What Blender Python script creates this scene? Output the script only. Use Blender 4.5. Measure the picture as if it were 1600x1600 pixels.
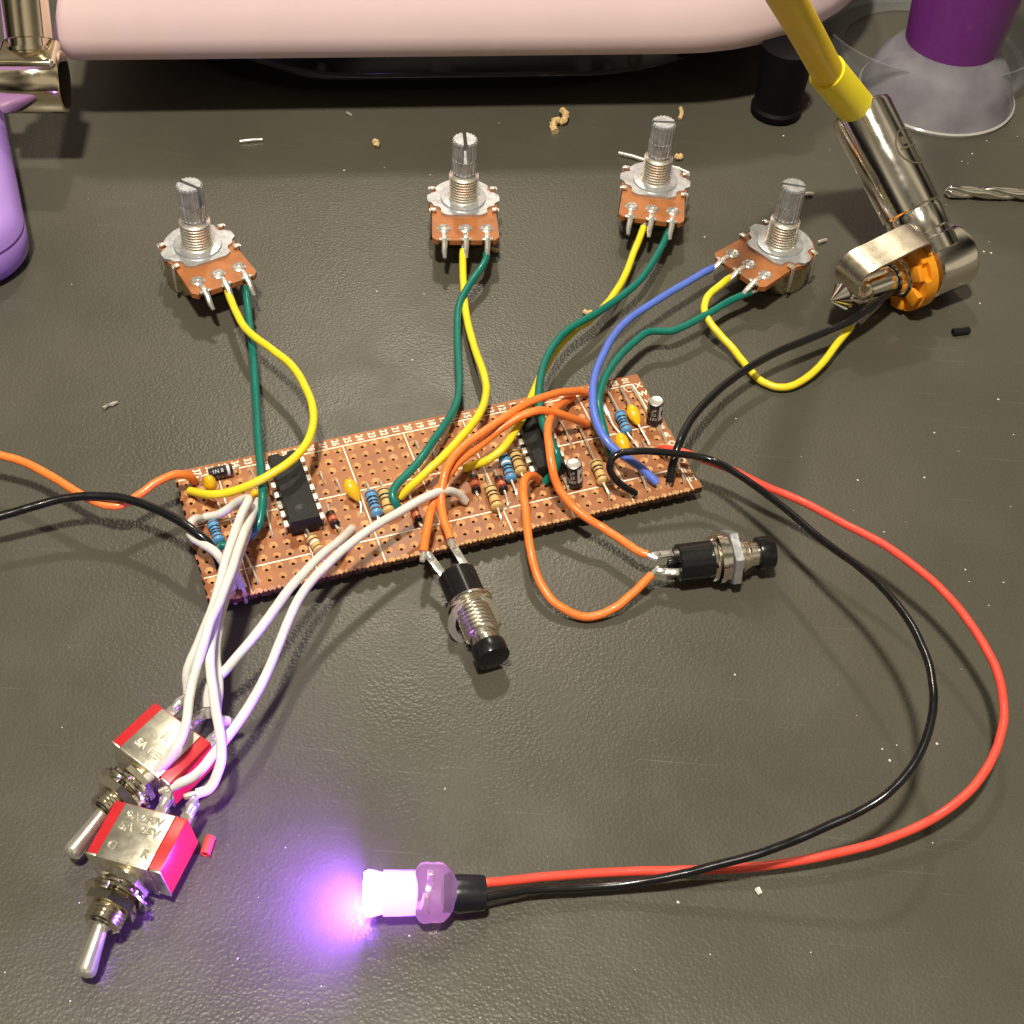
import bpy, bmesh, math, random
from mathutils import Vector, Matrix
random.seed(7)
SC = bpy.context.scene
COL = SC.collection
for o in list(bpy.data.objects): bpy.data.objects.remove(o)

# ------------------------------------------------------------------ camera
# Everything below is authored in millimetres (table top z = 0, x right, y away
# from the viewer) and stored in centimetres.
K = 0.1
Y0 = 200.0
HC = 210.7817                      # height of the lens over the table
FPX = 2200.0                       # focal length in pixels of a 1600 px wide frame
CAMROT = ((0.9971034855, 0.0760568154, 0.0),
          (0.0573374633, -0.7516931146, 0.6570158877),
          (0.0499705361, -0.6551128317, -0.7538767295))
def B(v): return Vector((v[0]*K, (v[1]-Y0)*K, v[2]*K))
cam = bpy.data.objects.new('camera', bpy.data.cameras.new('camera')); COL.objects.link(cam)
cm = Matrix.Identity(4)
for i in range(3):
    cm[i][0] = CAMROT[i][0]; cm[i][1] = -CAMROT[i][1]; cm[i][2] = -CAMROT[i][2]
cm.translation = B((0, 0, HC)); cam.matrix_world = cm
cam.data.sensor_width = 36; cam.data.lens = 36*FPX/1600
cam.data.clip_start = 0.5; cam.data.clip_end = 2000
cam.data.dof.use_dof = True; cam.data.dof.focus_distance = 29.0; cam.data.dof.aperture_fstop = 18.0
SC.camera = cam
SC.render.resolution_x = SC.render.resolution_y = 1024
SC.view_settings.view_transform = 'Standard'; SC.view_settings.look = 'None'
SC.view_settings.exposure = 0.0; SC.view_settings.gamma = 1

# ------------------------------------------------------------------ light
world = bpy.data.worlds.new('World'); SC.world = world; world.use_nodes = True
nt = world.node_tree; nt.nodes.clear()
wo = nt.nodes.new('ShaderNodeOutputWorld'); bg = nt.nodes.new('ShaderNodeBackground')
tc = nt.nodes.new('ShaderNodeTexCoord'); sx = nt.nodes.new('ShaderNodeSeparateXYZ')
rp = nt.nodes.new('ShaderNodeValToRGB'); nz = nt.nodes.new('ShaderNodeTexNoise'); mx = nt.nodes.new('ShaderNodeMath')
nz.inputs['Scale'].default_value = 1.6; nz.inputs['Detail'].default_value = 1
nt.links.new(tc.outputs['Generated'], sx.inputs[0]); nt.links.new(tc.outputs['Generated'], nz.inputs['Vector'])
mx.operation = 'MULTIPLY_ADD'; nt.links.new(nz.outputs[0], mx.inputs[0]); mx.inputs[1].default_value = 1.3
md = nt.nodes.new('ShaderNodeMath'); md.operation = 'MULTIPLY'; md.inputs[1].default_value = 0.35; nt.links.new(sx.outputs[2], md.inputs[0]); nt.links.new(md.outputs[0], mx.inputs[2]); nt.links.new(mx.outputs[0], rp.inputs[0])
e = rp.color_ramp.elements
e[0].position = 0.5; e[0].color = (0.02, 0.018, 0.016, 1); e[1].position = 1.0; e[1].color = (0.95, 0.82, 0.60, 1)
m_ = e.new(0.72); m_.color = (0.15, 0.135, 0.10, 1); m2_ = e.new(0.86); m2_.color = (0.42, 0.37, 0.28, 1)
nt.links.new(rp.outputs[0], bg.inputs[0]); bg.inputs[1].default_value = 0.5
nt.links.new(bg.outputs[0], wo.inputs[0])
def area_lamp(name, pos, target, size, power, color):
    l = bpy.data.lights.new(name, 'AREA'); l.shape = 'DISK'; l.size = size*K; l.energy = power; l.color = color
    o = bpy.data.objects.new(name, l); COL.objects.link(o); o.location = B(pos)
    o.rotation_euler = (B(target)-B(pos)).to_track_quat('-Z', 'Y').to_euler(); return o
area_lamp('ceiling_lamp', (-90, -20, 950), (0, 200, 0), 78, 128000, (1.0, 0.925, 0.78))
area_lamp('room_lamp', (-150, 1230, 1500), (-10, 160, 0), 110, 95000, (1.0, 0.91, 0.72))

# ------------------------------------------------------------------ helpers
def P(px, py, z):
    """point of the scene at height z seen at photograph position (px, py)"""
    c = ((px-800)/FPX, (py-800)/FPX, 1.0)
    d = [sum(CAMROT[i][j]*c[j] for j in range(3)) for i in range(3)]
    s = (z-HC)/d[2]
    return Vector((d[0]*s, d[1]*s, z))

def mat(name, color, rough=0.5, metal=0.0, bump=0.0, bscale=20.0, var=0.0, spec=0.5, coat=0.0, emit=None, estr=0.0,
        alpha=1.0, trans=0.0, ior=1.45, vscale=6.0, rvar=0.0, sss=0.0, color2=None):
    m = bpy.data.materials.new(name); m.use_nodes = True
    n = m.node_tree.nodes; l = m.node_tree.links; b = n['Principled BSDF']
    b.inputs['Base Color'].default_value = (*color, 1); b.inputs['Roughness'].default_value = rough
    b.inputs['Metallic'].default_value = metal; b.inputs['Specular IOR Level'].default_value = spec
    b.inputs['Coat Weight'].default_value = coat; b.inputs['Coat Roughness'].default_value = 0.08
    b.inputs['Alpha'].default_value = alpha; b.inputs['Transmission Weight'].default_value = trans; b.inputs['IOR'].default_value = ior
    if sss: b.inputs['Subsurface Weight'].default_value = sss; b.inputs['Subsurface Scale'].default_value = 0.05
    if emit: b.inputs['Emission Color'].default_value = (*emit, 1); b.inputs['Emission Strength'].default_value = estr
    t = n.new('ShaderNodeTexCoord')
    if var or rvar or color2:
        nn = n.new('ShaderNodeTexNoise'); nn.inputs['Scale'].default_value = vscale; nn.inputs['Detail'].default_value = 5
        l.new(t.outputs['Object'], nn.inputs['Vector'])
        if var or color2:
            r = n.new('ShaderNodeValToRGB'); r.color_ramp.elements[0].position = 0.3; r.color_ramp.elements[1].position = 0.72
            c2 = color2 if color2 else tuple(min(1, c*(1+var)) for c in color)
            c1 = color if color2 else tuple(c*(1-var) for c in color)
            r.color_ramp.elements[0].color = (*c1, 1); r.color_ramp.elements[1].color = (*c2, 1)
            l.new(nn.outputs[0], r.inputs[0]); l.new(r.outputs[0], b.inputs['Base Color'])
        if rvar:
            mr = n.new('ShaderNodeMapRange'); mr.inputs['To Min'].default_value = max(0.02, rough-rvar); mr.inputs['To Max'].default_value = rough+rvar
            mr.inputs['From Min'].default_value = 0.3; mr.inputs['From Max'].default_value = 0.7
            l.new(nn.outputs[0], mr.inputs[0]); l.new(mr.outputs[0], b.inputs['Roughness'])
    if bump:
        nb = n.new('ShaderNodeTexNoise'); nb.inputs['Scale'].default_value = bscale; nb.inputs['Detail'].default_value = 3
        l.new(t.outputs['Object'], nb.inputs['Vector'])
        bp = n.new('ShaderNodeBump'); bp.inputs['Strength'].default_value = bump; bp.inputs['Distance'].default_value = 0.01
        l.new(nb.outputs[0], bp.inputs['Height']); l.new(bp.outputs[0], b.inputs['Normal'])
    return m

def nrm(v): return Vector(v).normalized()
def frame(axis, up=(0, 0, 1)):
    x = nrm(axis); y = Vector(up).cross(x)
    if y.length < 1e-4: y = Vector((0, 1, 0)).cross(x)
    y.normalize(); z = x.cross(y); return x, y, z
def basis(origin, xdir, up=(0, 0, 1)):
    x, y, z = frame(xdir, up)
    m = Matrix((x, y, z)).transposed().to_4x4(); m.translation = Vector(origin); return m

class MB:
    def __init__(s, M=None): s.v = []; s.f = []; s.mi = []; s.M = M; s.cur = 0
    def add(s, vs, fs, M=None):
        o = len(s.v)
        for p in vs:
            p = Vector(p)
            if M is not None: p = M @ p
            if s.M is not None: p = s.M @ p
            s.v.append(p)
        for f in fs: s.f.append([i+o for i in f]); s.mi.append(s.cur)
        return s
    def lathe(s, prof, origin=(0, 0, 0), axis=(0, 0, 1), n=24, caps=True, mis=None, wob=None):
        x, y, z = frame(axis); o = Vector(origin); base = len(s.v); vs = []
        for (h, r) in prof:
            for k in range(n):
                a = 2*math.pi*k/n; rr = r*(wob(a, h) if wob else 1)
                vs.append(o + x*h + y*(rr*math.cos(a)) + z*(rr*math.sin(a)))
        fs = []; ms = []
        for i in range(len(prof)-1):
            for k in range(n):
                fs.append([i*n+k, i*n+(k+1) % n, (i+1)*n+(k+1) % n, (i+1)*n+k]); ms.append(mis[i] if mis else s.cur)
        if caps:
            fs.append([k for k in range(n)][::-1]); ms.append(mis[0] if mis else s.cur)
            fs.append([(len(prof)-1)*n+k for k in range(n)]); ms.append(mis[-1] if mis else s.cur)
        s.add(vs, fs); s.mi[-len(ms):] = ms; return s
    def cyl(s, a, b, r0, r1=None, n=20, bev=0.0):
        a = Vector(a); b = Vector(b); L = (b-a).length; r1 = r0 if r1 is None else r1
        pr = [(0, r0), (L, r1)]
        if bev: pr = [(0, r0-bev), (bev*.3, r0-bev*.3), (bev, r0), (L-bev, r1), (L-bev*.3, r1-bev*.3), (L, r1-bev)]
        return s.lathe(pr, a, b-a, n)
    def box(s, c, size, M=None, bev=0.0, seg=2):
        bm = bmesh.new(); bmesh.ops.create_cube(bm, size=1)
        for v in bm.verts: v.co = Vector((v.co.x*size[0], v.co.y*size[1], v.co.z*size[2]))
        if bev: bmesh.ops.bevel(bm, geom=bm.edges[:], offset=bev, segments=seg, profile=0.5, affect='EDGES')
        for v in bm.verts: v.co += Vector(c)
        bm.verts.index_update()
        s.add([v.co.copy() for v in bm.verts], [[v.index for v in f.verts] for f in bm.faces], M); bm.free(); return s
    def prism(s, poly, z0, z1, M=None):
        n = len(poly); vs = [(x, y, z0) for x, y in poly]+[(x, y, z1) for x, y in poly]
        fs = [list(range(n))[::-1], [n+i for i in range(n)]]+[[i, (i+1) % n, n+(i+1) % n, n+i] for i in range(n)]
        return s.add(vs, fs, M)
    def tube(s, pts, r, n=12, caps=True, rad=None):
        pts = [Vector(p) for p in pts]; N = len(pts); vs = []; t0 = nrm(pts[1]-pts[0])
        u = t0.cross(Vector((0, 0, 1)));
        if u.length < 1e-3: u = t0.cross(Vector((1, 0, 0)))
        u.normalize()
        for i, p in enumerate(pts):
            t = nrm(pts[min(i+1, N-1)]-pts[max(i-1, 0)]); u = nrm(u - t*u.dot(t)); w = t.cross(u)
            rr = rad[i] if rad else r
            for k in range(n):
                a = 2*math.pi*k/n; vs.append(p+u*(rr*math.cos(a))+w*(rr*math.sin(a)))
        fs = [[i*n+k, i*n+(k+1) % n, (i+1)*n+(k+1) % n, (i+1)*n+k] for i in range(N-1) for k in range(n)]
        if caps: fs += [list(range(n))[::-1], [(N-1)*n+k for k in range(n)]]
        return s.add(vs, fs)
    def build(s, name, mats, parent=None, angle=38, flat=False):
        inv = FR[parent].inverted() if parent is not None else Matrix.Identity(4)
        me = bpy.data.meshes.new(name); me.from_pydata([inv @ B(v) for v in s.v], [], s.f)
        if not isinstance(mats, (list, tuple)): mats = [mats]
        for m in mats: me.materials.append(m)
        me.polygons.foreach_set('material_index', s.mi)
        bm = bmesh.new(); bm.from_mesh(me); bmesh.ops.recalc_face_normals(bm, faces=bm.faces[:]); bm.to_mesh(me); bm.free()
        if not flat:
            me.shade_smooth(); me.set_sharp_from_angle(angle=math.radians(angle))
        me.update()
        o = bpy.data.objects.new(name, me); COL.objects.link(o)
        if parent is not None:
            o.parent = parent; FR[o] = FR[parent]
        else: FR[o] = Matrix.Identity(4)
        return o
FR = {}
def tag(o, label=None, cat=None, group=None, kind=None):
    if label: o['label'] = label
    if cat: o['category'] = cat
    if group: o['group'] = group
    if kind: o['kind'] = kind
    return o
def thing(name, label, cat, loc, group=None, rz=0.0):
    o = bpy.data.objects.new(name, None); COL.objects.link(o); o.empty_display_size = 0.3
    o.location = B(loc); o.rotation_euler = (0, 0, rz)
    FR[o] = Matrix.Translation(B(loc)) @ Matrix.Rotation(rz, 4, 'Z')
    return tag(o, label, cat, group)
def base_at(o_mb_list_or_pt): return o_mb_list_or_pt
def spline(pts, sub=7):
    pts = [Vector(p) for p in pts]; out = []
    q = [pts[0]*2-pts[1]]+pts+[pts[-1]*2-pts[-2]]
    for i in range(1, len(q)-2):
        p0, p1, p2, p3 = q[i-1:i+3]
        t0 = 0; t1 = t0+max((p1-p0).length, 1e-3)**.5; t2 = t1+max((p2-p1).length, 1e-3)**.5; t3 = t2+max((p3-p2).length, 1e-3)**.5
        for j in range(sub):
            t = t1+(t2-t1)*j/sub
            a1 = p0*((t1-t)/(t1-t0))+p1*((t-t0)/(t1-t0)); a2 = p1*((t2-t)/(t2-t1))+p2*((t-t1)/(t2-t1)); a3 = p2*((t3-t)/(t3-t2))+p3*((t-t2)/(t3-t2))
            b1 = a1*((t2-t)/(t2-t0))+a2*((t-t0)/(t2-t0)); b2 = a2*((t3-t)/(t3-t1))+a3*((t-t1)/(t3-t1))
            out.append(b1*((t2-t)/(t2-t1))+b2*((t-t1)/(t2-t1)))
    out.append(pts[-1]); return out
def relax(pts, it=3):
    pts = [p.copy() for p in pts]
    for _ in range(it):
        q = [p.copy() for p in pts]
        for i in range(1, len(pts)-1): q[i] = pts[i]*0.5+(pts[i-1]+pts[i+1])*0.25
        pts = q
    return pts
def text_geo(s, size, extrude=0.02, offset=0.0, bevel=0.0):
    cu = bpy.data.curves.new('text', 'FONT'); cu.body = s; cu.size = size; cu.extrude = extrude; cu.resolution_u = 3; cu.offset = offset; cu.bevel_depth = bevel
    cu.align_x = 'CENTER'; cu.align_y = 'CENTER'
    o = bpy.data.objects.new('text', cu); COL.objects.link(o)
    dg = bpy.context.evaluated_depsgraph_get(); me = bpy.data.meshes.new_from_object(o.evaluated_get(dg))
    r = ([v.co.copy() for v in me.vertices], [list(p.vertices) for p in me.polygons])
    bpy.data.objects.remove(o); bpy.data.curves.remove(cu); bpy.data.meshes.remove(me); return r

# ------------------------------------------------------------------ materials
yellow_w = mat('yellow_insulation', (0.84, 0.66, 0.025), 0.34, coat=0.1, var=0.08, vscale=2, bump=0.12, bscale=7, rvar=0.08)
green_w = mat('green_insulation', (0.004, 0.15, 0.115), 0.33, coat=0.1, var=0.1, vscale=2, bump=0.12, bscale=7, rvar=0.08)
orange_w = mat('orange_insulation', (0.88, 0.215, 0.04), 0.36, coat=0.1, var=0.07, vscale=2, bump=0.12, bscale=7, rvar=0.08)
blue_w = mat('blue_insulation', (0.10, 0.17, 0.62), 0.34, coat=0.1, var=0.07, vscale=2, bump=0.12, bscale=7, rvar=0.08)
white_w = mat('white_insulation', (0.70, 0.68, 0.64), 0.38, coat=0.05, var=0.05, vscale=2, bump=0.12, bscale=7, rvar=0.08)
black_w = mat('black_insulation', (0.007, 0.007, 0.008), 0.22, coat=0.15, rvar=0.08, vscale=3)
red_w = mat('red_insulation', (0.82, 0.078, 0.05), 0.34, coat=0.1, var=0.07, vscale=2, bump=0.12, bscale=7, rvar=0.08)
tinned = mat('tinned_copper', (0.86, 0.81, 0.70), 0.3, 0.75, bump=0.3, bscale=9, rvar=0.1)
solder = mat('solder', (0.80, 0.78, 0.73), 0.22, 0.8, bump=0.8, bscale=8, rvar=0.1)
chrome = mat('chrome', (0.90, 0.85, 0.75), 0.11, 1.0, rvar=0.03, vscale=4)
chrome_t = mat('machined_chrome', (0.90, 0.85, 0.74), 0.22, 1.0, rvar=0.05, vscale=6)
nickel = mat('nickel', (0.86, 0.82, 0.72), 0.24, 0.8, rvar=0.06, vscale=5)
zinc = mat('zinc_casting', (0.56, 0.58, 0.60), 0.33, 0.72, bump=0.25, bscale=25, var=0.12, rvar=0.08)
steel = mat('plated_steel', (0.55, 0.47, 0.32), 0.28, 1.0, rvar=0.1, var=0.2)
wafer_m = mat('phenolic_wafer', (0.38, 0.135, 0.042), 0.42, bump=0.1, bscale=15, var=0.15, vscale=4)
board_m = mat('phenolic_board', (0.235, 0.083, 0.034), 0.38, bump=0.15, bscale=12, color2=(0.43, 0.175, 0.074), vscale=1.5, rvar=0.1, spec=0.3)
shaded_edge_m = mat('phenolic_shaded_edge', (0.075, 0.026, 0.012), 0.6, bump=0.8, bscale=25, var=0.2)  # board brown darkened for side and hole walls: their shade is in the colour
crater_m = mat('broken_phenolic', (0.68, 0.39, 0.18), 0.6, bump=0.7, bscale=22, var=0.25, vscale=14)
copper_m = mat('copper_strip', (0.5, 0.2, 0.1), 0.35, 1.0)
silk_m = mat('silk_screen_ink', (0.92, 0.80, 0.64), 0.6)
ic_m = mat('ic_epoxy', (0.011, 0.0115, 0.0115), 0.5, spec=0.35, bump=0.5, bscale=60, rvar=0.08)
ic_dark = mat('ic_epoxy_side', (0.010, 0.010, 0.012), 0.4)
blackp = mat('black_plastic', (0.009, 0.009, 0.010), 0.24, bump=0.08, bscale=20, rvar=0.06)
redp = mat('red_plastic', (0.50, 0.022, 0.028), 0.32, var=0.08, bump=0.08, bscale=12)
capy = mat('capacitor_yellow', (0.80, 0.46, 0.012), 0.24, coat=0.5, var=0.06, bump=0.15, bscale=6)
res_blue = mat('resistor_blue', (0.10, 0.30, 0.56), 0.3, coat=0.4, bump=0.15, bscale=10)
res_tan = mat('resistor_tan', (0.62, 0.42, 0.16), 0.32, coat=0.4, bump=0.15, bscale=10)
band_k = mat('band_black', (0.01, 0.01, 0.014), 0.35)
band_n = mat('band_brown', (0.10, 0.028, 0.008), 0.35)
band_w = mat('band_white', (0.72, 0.76, 0.80), 0.35)
band_r = mat('band_red', (0.45, 0.05, 0.02), 0.35)
band_g = mat('band_gold', (0.45, 0.30, 0.08), 0.3, 0.6)
glass_red = mat('diode_red_glass', (0.16, 0.018, 0.008), 0.08, coat=0.8)
glass_core = mat('diode_core', (0.55, 0.16, 0.08), 0.25, 0.3)
sleeve_m = mat('capacitor_sleeve', (0.012, 0.012, 0.016), 0.18, coat=0.5)
alu = mat('capacitor_aluminium', (0.85, 0.85, 0.84), 0.28, 1.0, bump=0.2, bscale=8)
greyp = mat('print_grey', (0.55, 0.56, 0.57), 0.4)

# ------------------------------------------------------------------ table
def table_material():
    m = bpy.data.materials.new('textured_table'); m.use_nodes = True
    n = m.node_tree.nodes; l = m.node_tree.links; b = n['Principled BSDF']
    t = n.new('ShaderNodeTexCoord')
    big = n.new('ShaderNodeTexNoise'); big.inputs['Scale'].default_value = 0.22; big.inputs['Detail'].default_value = 6
    l.new(t.outputs['Object'], big.inputs['Vector'])
    r = n.new('ShaderNodeValToRGB'); r.color_ramp.elements[0].position = 0.3; r.color_ramp.elements[1].position = 0.7
    r.color_ramp.elements[0].color = (0.077, 0.071, 0.053, 1); r.color_ramp.elements[1].color = (0.096, 0.089, 0.067, 1)
    l.new(big.outputs[0], r.inputs[0])
    fine = n.new('ShaderNodeTexNoise'); fine.inputs['Scale'].default_value = 26; fine.inputs['Detail'].default_value = 4
    l.new(t.outputs['Object'], fine.inputs['Vector'])
    mx = n.new('ShaderNodeMixRGB'); mx.blend_type = 'MULTIPLY'; mx.inputs[0].default_value = 0.35
    l.new(r.outputs[0], mx.inputs[1]); l.new(fine.outputs[0], mx.inputs[2])
    mr = n.new('ShaderNodeMapRange'); mr.inputs['From Min'].default_value = 0.3; mr.inputs['From Max'].default_value = 0.7
    mr.inputs['To Min'].default_value = 0.29; mr.inputs['To Max'].default_value = 0.36
    # hair-thin scratches in two directions and greasy smudges
    prev = mx.outputs[0]; rough_in = mr.outputs[0]
    for rot, sc in ((0.5, (0.5, 26, 1)), (-1.0, (0.35, 20, 1))):
        mp = n.new('ShaderNodeMapping'); mp.inputs['Rotation'].default_value = (0, 0, rot); mp.inputs['Scale'].default_value = sc
        sn = n.new('ShaderNodeTexNoise'); sn.inputs['Scale'].default_value = 1.0; sn.inputs['Detail'].default_value = 1; sn.inputs['Distortion'].default_value = 0.15
        l.new(t.outputs['Object'], mp.inputs[0]); l.new(mp.outputs[0], sn.inputs['Vector'])
        sr = n.new('ShaderNodeMapRange'); sr.inputs['From Min'].default_value = 0.735; sr.inputs['From Max'].default_value = 0.76; sr.inputs['To Max'].default_value = 0.07
        l.new(sn.outputs[0], sr.inputs[0])
        mm = n.new('ShaderNodeMixRGB'); mm.inputs[2].default_value = (0.45, 0.42, 0.36, 1); l.new(sr.outputs[0], mm.inputs[0]); l.new(prev, mm.inputs[1]); prev = mm.outputs[0]
    l.new(prev, b.inputs['Base Color'])
    sm = n.new('ShaderNodeTexNoise'); sm.inputs['Scale'].default_value = 0.7; sm.inputs['Detail'].default_value = 3; sm.inputs['Distortion'].default_value = 0.4
    l.new(t.outputs['Object'], sm.inputs['Vector'])
    sq = n.new('ShaderNodeMapRange'); sq.inputs['From Min'].default_value = 0.42; sq.inputs['From Max'].default_value = 0.7; sq.inputs['To Min'].default_value = -0.02; sq.inputs['To Max'].default_value = 0.07
    l.new(sm.outputs[0], sq.inputs[0]); sa = n.new('ShaderNodeMath'); sa.operation = 'ADD'
    l.new(big.outputs[0], mr.inputs[0]); l.new(mr.outputs[0], sa.inputs[0]); l.new(sq.outputs[0], sa.inputs[1]); l.new(sa.outputs[0], b.inputs['Roughness'])
    b.inputs['Specular IOR Level'].default_value = 0.36
    w = n.new('ShaderNodeTexNoise'); w.inputs['Scale'].default_value = 5; w.inputs['Detail'].default_value = 2
    l.new(t.outputs['Object'], w.inputs['Vector'])
    mv = n.new('ShaderNodeMixRGB'); mv.inputs[0].default_value = 0.015
    l.new(t.outputs['Object'], mv.inputs[1]); l.new(w.outputs[1], mv.inputs[2])
    v = n.new('ShaderNodeTexVoronoi'); v.feature = 'SMOOTH_F1'; v.inputs['Scale'].default_value = 17; v.inputs['Smoothness'].default_value = 0.35
    l.new(mv.outputs[0], v.inputs['Vector'])
    n2 = n.new('ShaderNodeTexNoise'); n2.inputs['Scale'].default_value = 27; n2.inputs['Detail'].default_value = 3
    l.new(t.outputs['Object'], n2.inputs['Vector'])
    ad = n.new('ShaderNodeMath'); ad.operation = 'MULTIPLY_ADD'; ad.inputs[1].default_value = 0.8
    l.new(n2.outputs[0], ad.inputs[0]); l.new(v.outputs['Distance'], ad.inputs[2])
    bp = n.new('ShaderNodeBump'); bp.inputs['Strength'].default_value = 0.6; bp.inputs['Distance'].default_value = 0.0066
    l.new(ad.outputs[0], bp.inputs['Height']); l.new(bp.outputs[0], b.inputs['Normal'])
    return m
m = MB(); m.box((0, 500, -12.5), (2400, 2000, 25), bev=3)
tag(m.build('table', table_material()), kind='structure')

# ------------------------------------------------------------------ circuit board
BO = Vector((24.715, 219.388, 0)); BA = math.radians(22.653); PITCH = 2.54; ZB = 4.0; ZU = 2.4
BM = Matrix.Translation(BO) @ Matrix.Rotation(BA, 4, 'Z')
board = thing('circuit_board', 'long brown perforated circuit board with numbered edge, chips, resistors and soldered wires', 'circuit board', BO, rz=BA)
HV = 0.38                                                  # row offset of the holes
def L(u, v, z=0.0): return Vector((-u*PITCH, -v*PITCH, ZB+z))
def PB(px, py, h): return BM.inverted() @ P(px, py, ZB+h)
def substrate():
    mb = MB(BM); NA = 16
    def cell(u, v, half=False):
        c = L(u, v); rr = random.uniform(0.68, 0.92); hr = random.uniform(0.31, 0.38)
        ox = random.uniform(-.05, .05); oy = random.uniform(-.05, .05)
        angs = [math.pi*2*k/NA + math.pi/4 for k in range(NA)] if not half else [math.pi*k/(NA/2) for k in range(NA//2+1)]
        h = PITCH/2
        def sq(a):
            cx, cy = math.cos(a), math.sin(a); k = h/max(abs(cx), abs(cy)); return (c.x+cx*k, c.y+cy*k)
        rings = []
        jit = [random.uniform(0.93, 1.07) for _ in angs]
        for (kind, z) in (('sq', ZU), ('sq', ZB), ('cr', ZB), ('ho', ZB-0.62), ('ho', ZU)):
            ring = []
            for a, j in zip(angs, jit):
                if kind == 'sq': x, y = sq(a)
                elif kind == 'cr': x, y = c.x+ox+rr*j*math.cos(a), c.y+(0 if half and math.sin(a) < 1e-6 else oy)+rr*j*math.sin(a)
                else: x, y = c.x+hr*math.cos(a), c.y+hr*math.sin(a)
                if half and abs(math.sin(a)) < 1e-6: y = c.y
                ring.append((x, y, z))
            rings.append(ring)
        n = len(angs); vs = [p for r in rings for p in r]; base = len(mb.v); cnt = n if not half else n-1
        def q(i, j, mi):
            mb.cur = mi
            mb.add([], [])
            for k in range(cnt):
                k2 = (k+1) % n; mb.f.append([base+i*n+k, base+i*n+k2, base+j*n+k2, base+j*n+k]); mb.mi.append(mi)
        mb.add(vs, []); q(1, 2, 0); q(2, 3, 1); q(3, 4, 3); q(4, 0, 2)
        if half:
            for k in (0, n-1):
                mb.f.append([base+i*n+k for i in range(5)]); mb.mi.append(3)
    for u in range(1, 39):
        for k in range(12): cell(u, k+HV)
        cell(u, 12+HV, True)
    def slab(u0, u1, v0, v1):
        a = L(u0, v0); b = L(u1, v1); x0, x1 = sorted((a.x, b.x)); y0, y1 = sorted((a.y, b.y)); o = len(mb.v)
        mb.add([(x0, y0, ZU), (x1, y0, ZU), (x1, y1, ZU), (x0, y1, ZU), (x0, y0, ZB), (x1, y0, ZB), (x1, y1, ZB), (x0, y1, ZB)], [])
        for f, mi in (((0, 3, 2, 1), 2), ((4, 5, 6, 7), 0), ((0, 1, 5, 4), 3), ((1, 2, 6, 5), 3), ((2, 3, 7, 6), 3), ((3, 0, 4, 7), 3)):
            mb.f.append([o+i for i in f]); mb.mi.append(mi)
    for u in range(0, 38):                                  # pale chipped rim between the cut holes
        w = random.uniform(.1, .2); o = len(mb.v); c0 = u+.5+random.uniform(-.04, .04); d0 = random.uniform(.1, .2)
        mb.add([L(c0-w, 12+HV+.02, .02), L(c0+w, 12+HV+.02, .02), L(c0+w*.5, 12+HV-d0, .02), L(c0-w*.5, 12+HV-d0, .02), L(c0-w, 12+HV+.03, -.45), L(c0+w, 12+HV+.03, -.35)], [])
        for f in ((0, 1, 2, 3), (0, 1, 5, 4)): mb.f.append([o+i for i in f]); mb.mi.append(1)
    slab(-0.32, 0.5, -1.0, 12+HV)                           # right margin
    slab(0.5, 38.5, -1.0, HV-0.5)                           # numbered margin
    slab(38.5, 38.62, -1.0, HV-0.5)
    for k in range(12):                                     # broken left edge
        for j in range(4):
            w = random.uniform(0.06, 0.2) if j in (0, 3) else random.uniform(0.0, 0.05)
            slab(38.5, 38.5+w+0.02, HV-0.5+k+j*.25, HV-0.5+k+j*.25+.25)
    ob = mb.build('board_panel', [board_m, crater_m, copper_m, shaded_edge_m], board, flat=True); return ob
substrate()
mb = MB(BM)
def silk(u0, v0, u1, v1, w=0.29):
    a = L(u0, v0, 0.012); b = L(u1, v1, 0.012); d = nrm(b-a); s = Vector((-d.y, d.x, 0))*w/2
    o = len(mb.v); z = Vector((0, 0, 0.03))
    mb.add([a-s-z, b-s-z, b+s-z, a+s-z, a-s, b-s, b+s, a+s], [(4, 5, 6, 7), (0, 1, 5, 4), (1, 2, 6, 5), (2, 3, 7, 6), (3, 0, 4, 7)])
for v in (0.03, 5.0, 10.0): silk(0.5, v, 38.5, v)
for u in (0.5, 5.5, 10.5, 15.5, 20.5, 25.5, 30.5, 35.5): silk(u, 0.14 if u != .5 else 0.0, u, 12.3, 0.25)
mb.build('printed_grid', silk_m, board, flat=True)
for i in range(1, 38):
    vs, fs = text_geo('%02d' % i, 2.0, 0.015, 0.045); mb = MB(BM)
    mb.add(vs, fs, Matrix.Translation(L(i, -0.47, 0.014)) @ Matrix.Rotation(-math.pi/2, 4, 'Z') @ Matrix.Diagonal((0.84, 1.05, 1, 1)))
    mb.build('printed_number', silk_m, board, flat=True)
for k, ch in enumerate('XWVUTSRQPONM'):
    vs, fs = text_geo(ch, 1.95, 0.015, 0.035); mb = MB(BM); mb.add(vs, fs, Matrix.Translation(L(0.09, k+HV-0.05, 0.014)))
    mb.build('printed_letter', silk_m, board, flat=True)
mb = MB(BM)
vs, fs = [], []
c = L(1, HV, 0.014)
for k in range(20):
    a0 = 2*math.pi*k/20; a1 = 2*math.pi*(k+1)/20; o = len(vs)
    vs += [c+Vector((math.cos(a)*r, math.sin(a)*r, 0)) for a, r in ((a0, 1.0), (a1, 1.0), (a1, 1.16), (a0, 1.16))]; fs.append([o, o+1, o+2, o+3])
mb.add(vs, fs)
mb.build('printed_ring', silk_m, board, flat=True)

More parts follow.
